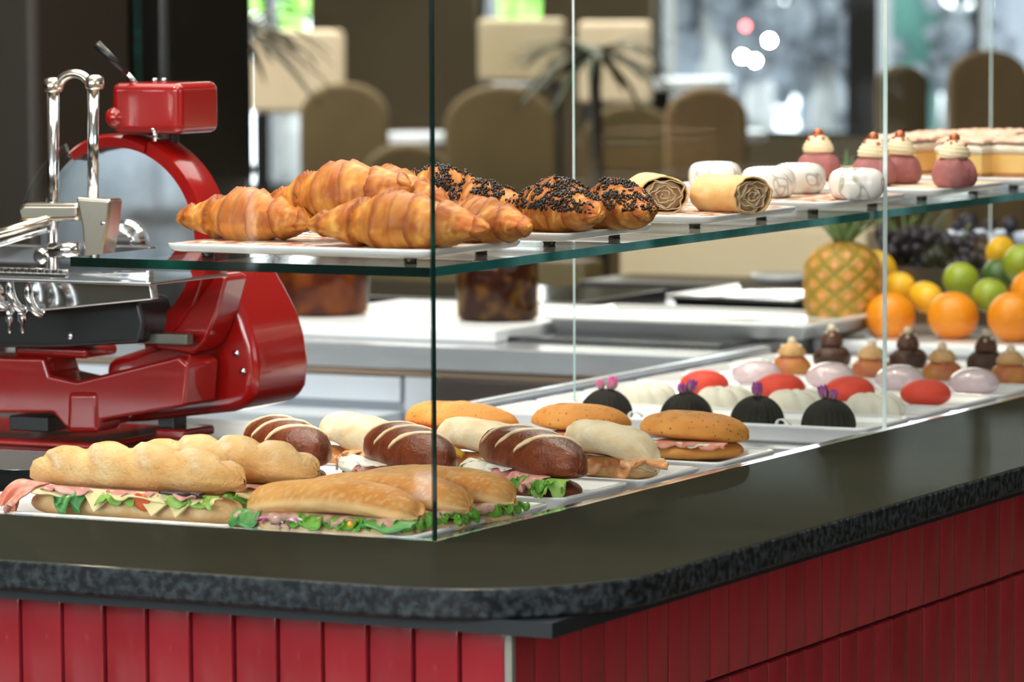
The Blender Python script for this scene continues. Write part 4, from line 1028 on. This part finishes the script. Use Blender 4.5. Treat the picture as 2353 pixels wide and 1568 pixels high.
# ------------------------------------------------------------ rear steel counter with drawers
RY = 1.97
def RP(px, py, y=RY): p = uy(px, py, y); return (p.x, p.z)
rc = thing('steel_counter', 'long stainless steel work counter with drawers behind the case', 'counter', (-1.6, RY+.5, FZ))
ox, oy, oz = rc.location
xr = -.62
def rb(x0, x1, y0, y1, z0, z1, nm, mat, parent=rc, bevel=.002):
    return MB().box(x0-ox, x1-ox, y0-oy, y1-oy, z0-oz, z1-oz).build(nm, mat, parent, bevel=bevel)
WS = pm('satin_white_steel', (.62, .68, .76), rough=.4, metal=.3)
DS = pm('dark_reflective_steel', (.16, .13, .12), rough=.25, metal=.9)
rb(-1.8, xr+.0, RY-.03, 2.95, -.035, 0, 'worktop', pm('worktop_steel', (.55, .58, .62), (.46, .48, .52), 5, .25, .6, aniso=(1, 10, 10)))
zc = -.035
rb(-1.79, xr-.002, RY-.024, RY-.0002, -.046, -.0355, 'reflection_strip', pm('warm_brown_reflection', (.30, .21, .15), rough=.5))  # added strip that paints a warm brown reflection under the worktop edge
rb(-1.79, xr-.01, RY, 2.93, FZ, zc-.0001, 'carcass', pm('cabinet_white', (.42, .48, .56), rough=.4), bevel=0)
xm = RP(975, 880)[0]
for (x0, x1, m) in ((-1.75, RP(940, 850)[0], WS), (RP(1020, 850)[0], xr-.012, DS)):
    d = rb(x0, x1, RY-.028, RY-.001, -.085, -.0485, 'drawer', m)
rb(RP(945, 850)[0], RP(1012, 850)[0], RY-.022, RY-.0005, -.5, -.0465, 'post', WS)
a = RP(940, 900)[0]
d2 = rb(-1.75, a, RY-.13, RY-.001, -.118, -.098, 'open_drawer', WS)
d3 = rb(RP(1020, 900)[0], xr-.012, RY-.02, RY-.001, -.135, -.10, 'drawer', WS)
rb(-1.75, RP(515, 1000)[0]-.003, RY-.02, RY-.001, -.5, -.135, 'door_panel', pm('grey_door', (.36, .37, .42), rough=.45))
rb(RP(515, 1000)[0]+.003, a, RY-.02, RY-.001, -.5, -.135, 'door_panel', WS)
def block(px0, px1, py0, py1, y, dep, name, label, cat, mat, bevel=.004, grp=None, zfix=None):
    A, B = RP(px0, py1, y), RP(px1, py1, y); z1 = RP((px0+px1)/2, py0, y)[1]; z0 = zfix if zfix is not None else RP(px0, py1, y)[1]
    o = MB().box(A[0], B[0], y, y+dep, z0, z1).build(name, mat, bevel=bevel); return tag(o, label, cat, grp)
wt = pm('white_container', (.84, .88, .92), rough=.3)
o = block(560, 1138, 748, 800, 2.02, .5, 'steel_container', 'long white steel container carrying the two jars', 'container', wt, zfix=.0003)
ztj = max((o.matrix_world @ v.co).z for v in o.data.vertices)
hob = pm('black_glass_hob', (.012, .013, .014), rough=.08, coat=.5)
def tray2(px0, px1, y, dep, z, label, mat=WHITE):
    a, b = RP(px0, 780, y)[0], RP(px1, 780, y)[0]
    o = rings(MB(), b-a, dep, .02, [(.02, 0), (.012, .016), (0, .019), (0, .024), (.006, .025), (.02, .018)]).build('gastro_tray', mat); o.location = ((a+b)/2, y+dep/2, z+.008)
    return tag(o, label, 'tray')
tray2(1238, 1860, 2.16, .26, .0003, 'pale rimmed tray on the steel counter right of the jars')
tray2(1520, 1840, 2.62, .3, .0003, 'bright steel tray behind the pale rimmed tray', CHROME)
o = MB().box(RP(1146, 790, 2.06)[0], -.64, 2.06, 2.9, .0003, .008).build('hob', hob, bevel=.003); tag(o, 'black glass hob set on the steel counter', 'hob')
o = MB().box(-1.75, -1.12, 2.56, 2.9, .0003, .02).build('hob', hob, bevel=.003); tag(o, 'dark glossy plate on the counter behind the jars', 'hob')
def jar(px0, px1, y, label, fillm):
    a, b = RP(px0, 740, y)[0], RP(px1, 740, y)[0]; R = (b-a)/2*.96
    t = thing('preserving_jar', label, 'jar', ((a+b)/2, y+R+.01, ztj+.0003), group='preserving jars on the steel container')
    MB().lathe([(R*.9, 0), (R, .006), (R, .10), (R*.9, .115), (R*.72, .122), (R*.72, .132)], 48).build('glass_body', glass_mat('jar_glass', (.8, .7, .6), .5), t)
    MB().lathe([(R*.88, .002), (R*.95, .008), (R*.95, .1), (R*.85, .112)], 48).build('contents', fillm, t)
    MB().lathe([(R*.76, .1322), (R*.78, .134), (R*.78, .146), (R*.7, .15)], 48).build('lid', CHROME, t)
jar(574, 776, 2.10, 'square-shouldered jar of amber preserved vegetables on the left', pm('amber_preserve', (.09, .014, .003), (.24, .07, .008), 26, .6, contrast=(.45, .7), spec=.2, mask=None, detail=1))
jar(1004, 1182, 2.12, 'jar of dark antipasti just right of the glass joint', pm('dark_antipasti', (.035, .006, .004), (.17, .10, .02), 34, .6, contrast=(.5, .7), spec=.2, detail=1))
CZ = RP(1650, 655, 3.65)[1]
o = MB().box(*(lambda A, B: (A[0], B[0]))(RP(1420, 600, 3.9), RP(1990, 600, 3.9)), 3.9, 4.0, -.9, RP(1650, 520, 3.9)[1]).build('beige_panel', pm('beige_panel', (.9, .74, .50), (.82, .66, .42), 3, .6), bevel=.01)
tag(o, 'broad beige panel behind the pastry section, left of the pineapple', 'panel')
o = MB().box(*(lambda A, B: (A[0], B[0]))(RP(1350, 600, 3.7), RP(1990, 600, 3.7)), 3.65, 3.88, -.9, CZ).build('dark_cabinet', pm('dark_cabinet', (.035, .03, .035), rough=.4), bevel=.01)
tag(o, 'low dark cabinet standing before the beige panel', 'cabinet')
p = RP(1797, 655, 3.75); o = MB().lathe([(.03, 0), (.055, .006), (.062, .014), (.058, .018), (.03, .010), (.0002, .008)], 36, c=(p[0], 3.75, CZ+.0003)).build('white_bowl', WHITE); tag(o, 'white shallow dish on the dark cabinet, left of the pineapple', 'dish')
o = MB().box(*(lambda A, B: (A[0], B[0]))(RP(560, 600, 3.9), RP(1340, 600, 3.9)), 3.9, 4.0, -.9, RP(900, 590, 3.9)[1]).build('brown_panel', pm('olive_brown_panel', (.19, .15, .07), rough=.6), bevel=.01)
tag(o, 'low olive brown partition behind the two jars', 'partition')

# ------------------------------------------------------------ dining room background
def bg(px0, px1, py0, py1, t, dep, name, label, cat, mat, grp=None, bevel=.02, z0=None, z1=None):
    A, B = ud(px0, py1, t), ud(px1, py0, t); y = (A.y+B.y)/2
    a, b = uy(px0, py0, y), uy(px1, py1, y)
    o = MB().box(a.x, b.x, y, y+dep, b.z if z0 is None else z0, a.z if z1 is None else z1).build(name, mat, bevel=bevel)
    return tag(o, label, cat, grp)
DK = pm('near_black_panel', (.006, .006, .006), (.012, .010, .008), 3, .25)
DK2 = pm('dark_brown_panel', (.020, .014, .009), rough=.5)
bg(-500, 92, -200, 900, 7.2, .3, 'dark_column', 'dark brown column at the left edge behind the slicer', 'column', DK2, z0=FZ, z1=2.2)
bg(92, 392, -200, 900, 7.5, .3, 'dark_column', 'near black column behind the slicer handle and red housing', 'column', DK, z0=FZ, z1=2.2)
BEI = pm('beige_screen', (.62, .52, .38), (.55, .46, .33), 3, .7)
BEI2 = pm('sand_screen', (.42, .37, .26), (.38, .32, .2), 3, .7)
TEAL = pm('teal_panel', (.05, .16, .14), (.02, .08, .05), 4, .5)
def screen(px0, px1, py0, py1, t, label, mat):
    A, B = ud(px0, py1, t), ud(px1, py0, t); y = (A.y+B.y)/2; a, b = uy(px0, py0, y), uy(px1, py1, y); cx_ = (a.x+b.x)/2; w = (b.x-a.x)/2
    o = thing('screen_panel', label, 'screen', (cx_, y, FZ), group='standing screens in the dining room')
    MB().box(-w, w, -.02, .02, b.z-FZ, a.z-FZ).build('panel', mat, o, bevel=.02)
    for s in (-1, 1): MB().box(s*(w-.03)-.012, s*(w-.03)+.012, -.012, .012, .02, b.z-FZ-.0005).build('post', frame_m, o, smooth=False)
    MB().box(-w, w, -.12, .12, 0, .02).build('foot', frame_m, o, smooth=False)
screen(575, 792, 68, 262, 14, 'large pale beige screen behind the plant leaves on the left', BEI)
screen(1100, 1300, 42, 190, 14, 'grey beige screen right of the dark green glass joint', BEI2)
screen(1330, 1498, 48, 240, 14.5, 'smaller beige screen right of the thin glass edge', BEI)
screen(395, 488, -60, 118, 13, 'teal panel beside the dark column', TEAL)
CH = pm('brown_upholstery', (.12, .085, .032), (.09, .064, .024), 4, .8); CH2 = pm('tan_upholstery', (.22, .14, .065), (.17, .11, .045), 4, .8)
def dining_chair(px, pytop, t, wpx, label, mat):
    p = ud(px, pytop, t); w = wpx/FPX*t/2; H = p.z-FZ
    o = thing('dining_chair', label, 'chair', (p.x, p.y, FZ), .5, 'brown dining chairs')
    pts = [(-w, .42)]+[(-w*math.cos(a), H-w*.75+w*.75*math.sin(a)) for a in [PI*i/14 for i in range(15)]]+[(w, .42)]
    MB().prism(pts, 0, .07).build('backrest', mat, o, bevel=.02)
    MB().box(-w, w, -.42, -.001, .36, .46).build('seat', mat, o, bevel=.03)
    for sx in (-1, 1):
        for sy in (-.38, -.03): MB().box(sx*(w-.03)-.018, sx*(w-.03)+.018, sy-.018, sy+.018, 0, .3595).build('leg', frame_m, o, smooth=False)
dining_chair(790, 190, 13.5, 205, 'dark round-backed dining chair left of the glass joint', CH)
dining_chair(935, 330, 12.5, 210, 'low dark chair back behind the croissants', CH)
dining_chair(1150, 195, 13.5, 260, 'dark brown chair just right of the glass joint', CH)
dining_chair(1450, 240, 14.2, 230, 'brown chair below the smaller beige screen', CH)
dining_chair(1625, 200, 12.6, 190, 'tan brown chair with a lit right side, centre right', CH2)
dining_chair(2075, 150, 12, 120, 'brown chair right of the pale glass seam', CH)
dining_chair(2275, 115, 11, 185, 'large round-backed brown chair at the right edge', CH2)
def table(px, py, t, wpx, label):
    p = ud(px, py, t); w = wpx/FPX*t/2; o = thing('dining_table', label, 'table', (p.x, p.y, FZ), 0, 'white dining tables'); H = p.z-FZ
    MB().lathe([(.001, H-.04), (w-.01, H-.04), (w, H-.03), (w, H-.005), (w-.01, H), (.001, H)], 40).build('tabletop', pm('white_tabletop', (.66, .72, .8), rough=.25), o, auto=40)
    MB().tube([(0, 0, .02), (0, 0, H-.0402)], .035, 12).build('pedestal', frame_m, o)
    MB().lathe([(.22, 0), (.22, .012), (.04, .0195), (.001, .0199)], 30).build('foot', frame_m, o)
table(960, 305, 15.5, 200, 'white round table top left of the glass joint')
table(1520, 180, 16, 330, 'long white table across the view right of the beige screens')
table(1180, 175, 15.2, 150, 'white table edge below the grey beige screen')
table(470, 375, 11.5, 230, 'pale grey-blue table beside the slicer blade')
table(1640, 300, 14.4, 240, 'white table behind the tan brown chair')
def palm(px, py, t, label, n, ln, seed, z=None):
    p = ud(px, py, t); rr = random.Random(seed); o = thing('potted_palm', label, 'plant', (p.x, p.y, FZ))
    MB().lathe([(.14, 0), (.19, .02), (.22, .36), (.23, .38), (.20, .38), (.19, .34), (.001, .34)], 28).build('pot', pm('terracotta_grey', (.3, .28, .25), rough=.7), o)
    H = p.z-FZ
    MB().tube([(0, 0, .34), (.02, 0, H*.6), (0, 0, H)], [.035, .025, .015], 8).build('trunk', CRT, o)
    mb = MB()
    for k in range(n):
        a = rr.uniform(0, 6.28); l = ln*rr.uniform(.6, 1.1); up = rr.uniform(-.1, .7); V = []; w = .012
        for i in range(9):
            s = i/8; r = l*s; z_ = H+up*l*s-1.0*l*s*s*(.5+.5*rr.random()*.2); ww = w*math.sin(PI*min(1, s*.9+.08))
            for e in (-1, 1): V.append((math.cos(a)*r-math.sin(a)*e*ww, math.sin(a)*r+math.cos(a)*e*ww, z_))
        mb.add(V, [(i*2, i*2+1, i*2+3, i*2+2) for i in range(8)])
    mb.build('fronds', pm('dark_palm_leaf', (.06, .075, .03), (.04, .055, .02), 5, .5), o, solid=.002)
palm(530, 70, 10.6, 'tall palm with thin hanging leaves before the left window', 60, .30, 2)
palm(1365, 130, 11.6, 'palm with arching leaves behind the thin glass edge', 46, .26, 5)
# outdoors
OL = pm('outdoor_leaves', (.25, .55, .08), (.35, .7, .15), 4, .6)
def tree(px, py, t, label, R, seed, trunk=True, mat=OL):
    p = ud(px, py, t); rr = random.Random(seed); o = thing('street_tree', label, 'tree', (p.x, p.y, -1.05))
    H = p.z+1.05
    MB().tube([(0, 0, 0), (.05, 0, H*.6), (0, .05, H+R*.4)], [.16, .12, .05], 10).build('trunk', pm('pale_bark', (.05, .05, .05), (.3, .3, .3), 3, .8), o)
    mb = MB()
    for k in range(60):
        c = Vector((rr.gauss(0, .45), rr.gauss(0, .45), rr.gauss(0, .4)))*R; n0 = len(mb.v); mb.ball((c.x, c.y, H+R*.3+c.z), R*rr.uniform(.12, .24), 8)
    mb.build('foliage', mat, o)
tree(640, 20, 24, 'leafy green tree outside the left window', .35, 3)
tree(1170, 15, 25, 'bright green tree outside above the grey beige screen', .45, 4)
GF = pm('grey_green_foliage', (.03, .035, .042), (.09, .10, .12), 3, .7)
tree(1625, 60, 30, 'grey street tree outside left of the bright street lights', .55, 11, mat=GF)
tree(1735, 110, 33, 'grey street tree outside behind the bright street lights', .45, 12, mat=GF)
tree(1885, 150, 31, 'grey street tree outside beside the dark window post', .55, 13, mat=GF)
tree(2185, 150, 30, 'grey street tree outside right of the teal banner', .45, 14, mat=GF)
CARM = pm('blue_grey_car_paint', (.035, .047, .066), rough=.5, coat=.1)
p = ud(1810, 270, 52); car = thing('parked_car', 'blurred blue-grey car with lit headlights outside the window', 'car', (p.x, p.y, -1.05), .2)
MB().prism([(-.9, .35), (.9, .35), (.92, .75), (.6, .85), (.45, 1.05), (-.45, 1.05), (-.62, .85), (-.92, .75)], 0, 3.2).build('body', CARM, car, bevel=.06)
MB().prism([(-.5, .84), (.5, .84), (.38, 1.02), (-.38, 1.02)], -.01, .02).build('windscreen', pm('dark_glass', (.02, .03, .04), rough=.1), car)
for sx in (-.7, .7): MB().lathe([(.3, 0), (.32, .02), (.32, .16), (.3, .18)], 24).xf(Matrix.Translation((sx, .3, .3)) @ Matrix.Rotation(PI/2, 4, 'Y') @ Matrix.Translation((0, 0, -.09))).build('wheel', BLACK, car)
for k, (px_, py_, t_, col_, lb_) in enumerate(((1590, 175, 66, (.07, .075, .085), 'dark grey parked car outside at the left of the wide window'), (1940, 215, 72, (.16, .17, .18), 'pale grey parked car outside beside the dark window post'), (2200, 60, 75, (.13, .14, .15), 'silver parked car outside right of the teal banner'))):
    p = ud(px_, py_, t_); c2 = thing('parked_car', lb_, 'car', (p.x, p.y, -1.05), .9+k)
    pc = pm('car_paint_%s' % 'abc'[k], col_, rough=.5, coat=.1)
    MB().prism([(-2, .3), (2, .3), (2.05, .7), (1.2, .85), (.7, 1.25), (-.9, 1.25), (-1.4, .85), (-2.05, .75)], -.8, .8).build('body', pc, c2, bevel=.06)
    MB().prism([(1.0, .88), (.62, 1.18), (-.82, 1.18), (-1.2, .88)], -.82, .82).build('windows', pm('dark_glass', (.02, .03, .04), rough=.1), c2)
    for sx in (-1.3, 1.3):
        for sy in (-.8, .62): MB().lathe([(.001, 0), (.3, 0), (.32, .02), (.32, .16), (.3, .18), (.001, .18)], 24).xf(Matrix.Translation((sx, sy+.18, .32)) @ Matrix.Rotation(PI/2, 4, 'X')).build('wheel', BLACK, c2)
def lamp_ball(px, py, t, r, col, st, label):
    p = ud(px, py, t); o = MB().ball((0, 0, 0), r, 16).build('street_light_bulb', pm('lit_lamp_'+label[:6], col, emit=(col, st)), loc=tuple(p)); tag(o, label, 'lamp', 'distant street lights')
lamp_ball(1768, 93, 27, .022, (1, .98, .95), 160, 'bright white street light, highest of the three')
lamp_ball(1705, 130, 27, .022, (1, .98, .95), 130, 'bright white street light furthest left')
lamp_ball(1735, 140, 27, .02, (1, .98, .95), 130, 'bright white street light, lower right of the pair')
lamp_ball(1713, 60, 27, .018, (1, .10, .10), 18, 'red tail light above the white lights')
for k, (px, w, z1) in enumerate(((1590, 150, 2.5), (1850, 40, 3.5), (1968, 60, 4.), (2290, 50, 3.2))):
    p = ud(px, 100, 36+3*k); ww = w/FPX*40
    o = MB().box(p.x-ww/2, p.x+ww/2, p.y, p.y+1, -1.05, z1).build('street_pillar', pm('cool_grey_render', (.07, .08, .10), (.04, .048, .06), 1, .7), bevel=.03); tag(o, ['broad grey pillar across the street on the left', 'narrow grey pillar behind the parked car', 'broad grey pillar across the street near the dark window post', 'grey pillar across the street at the right edge'][k], 'pillar')
p = ud(2085, 100, 30); o = MB().box(p.x-.17, p.x+.17, p.y, p.y+.2, -.65, 1.6).build('teal_awning', pm('teal_fabric', (.02, .085, .07), rough=.6)); tag(o, 'teal banner outside just right of the pale glass seam', 'banner')
MB().box(p.x-.02, p.x+.02, p.y+.06, p.y+.1, -1.05, -.6505).build('banner_post', frame_m, None)
bp = bpy.data.objects['banner_post']; bp.parent = o

# small fittings hang under the part that carries them
def under(parent, names):
    for n in names:
        o = bpy.data.objects[n]; o.parent = parent
D = bpy.data.objects
under(D['sharpener_housing'], ['housing_knob', 'screw', 'screw.001', 'lever_grip', 'lever_rod'])
under(D['guard_ring.001'], ['pin', 'pin_stem']); under(D['blade'], ['blade_hub'])
under(D['press_rod'], ['rod_collar']); under(D['press_rod.001'], ['rod_collar.001']); under(D['clamp_block'], ['clamp_knob'])
under(D['flywheel_cowl'], ['bolt.001', 'bolt.002']); under(D['slide_block'], ['bolt'])
for o in list(S.objects):
    if o.name.split('.')[0] == 'sepals':
        for q in o.parent.children:
            if q.name.startswith('rosebud') and (q.location-o.location).length < 1e-5: o.parent = q; o.location = (0, 0, 0); o.rotation_euler = (0, 0, 0); break
    if o.name.split('.')[0] == 'cream_swirl':
        for q in list(o.parent.children):
            if q.name.startswith('pearl'): q.parent = o; q.location = (0, 0, -o.location.z)
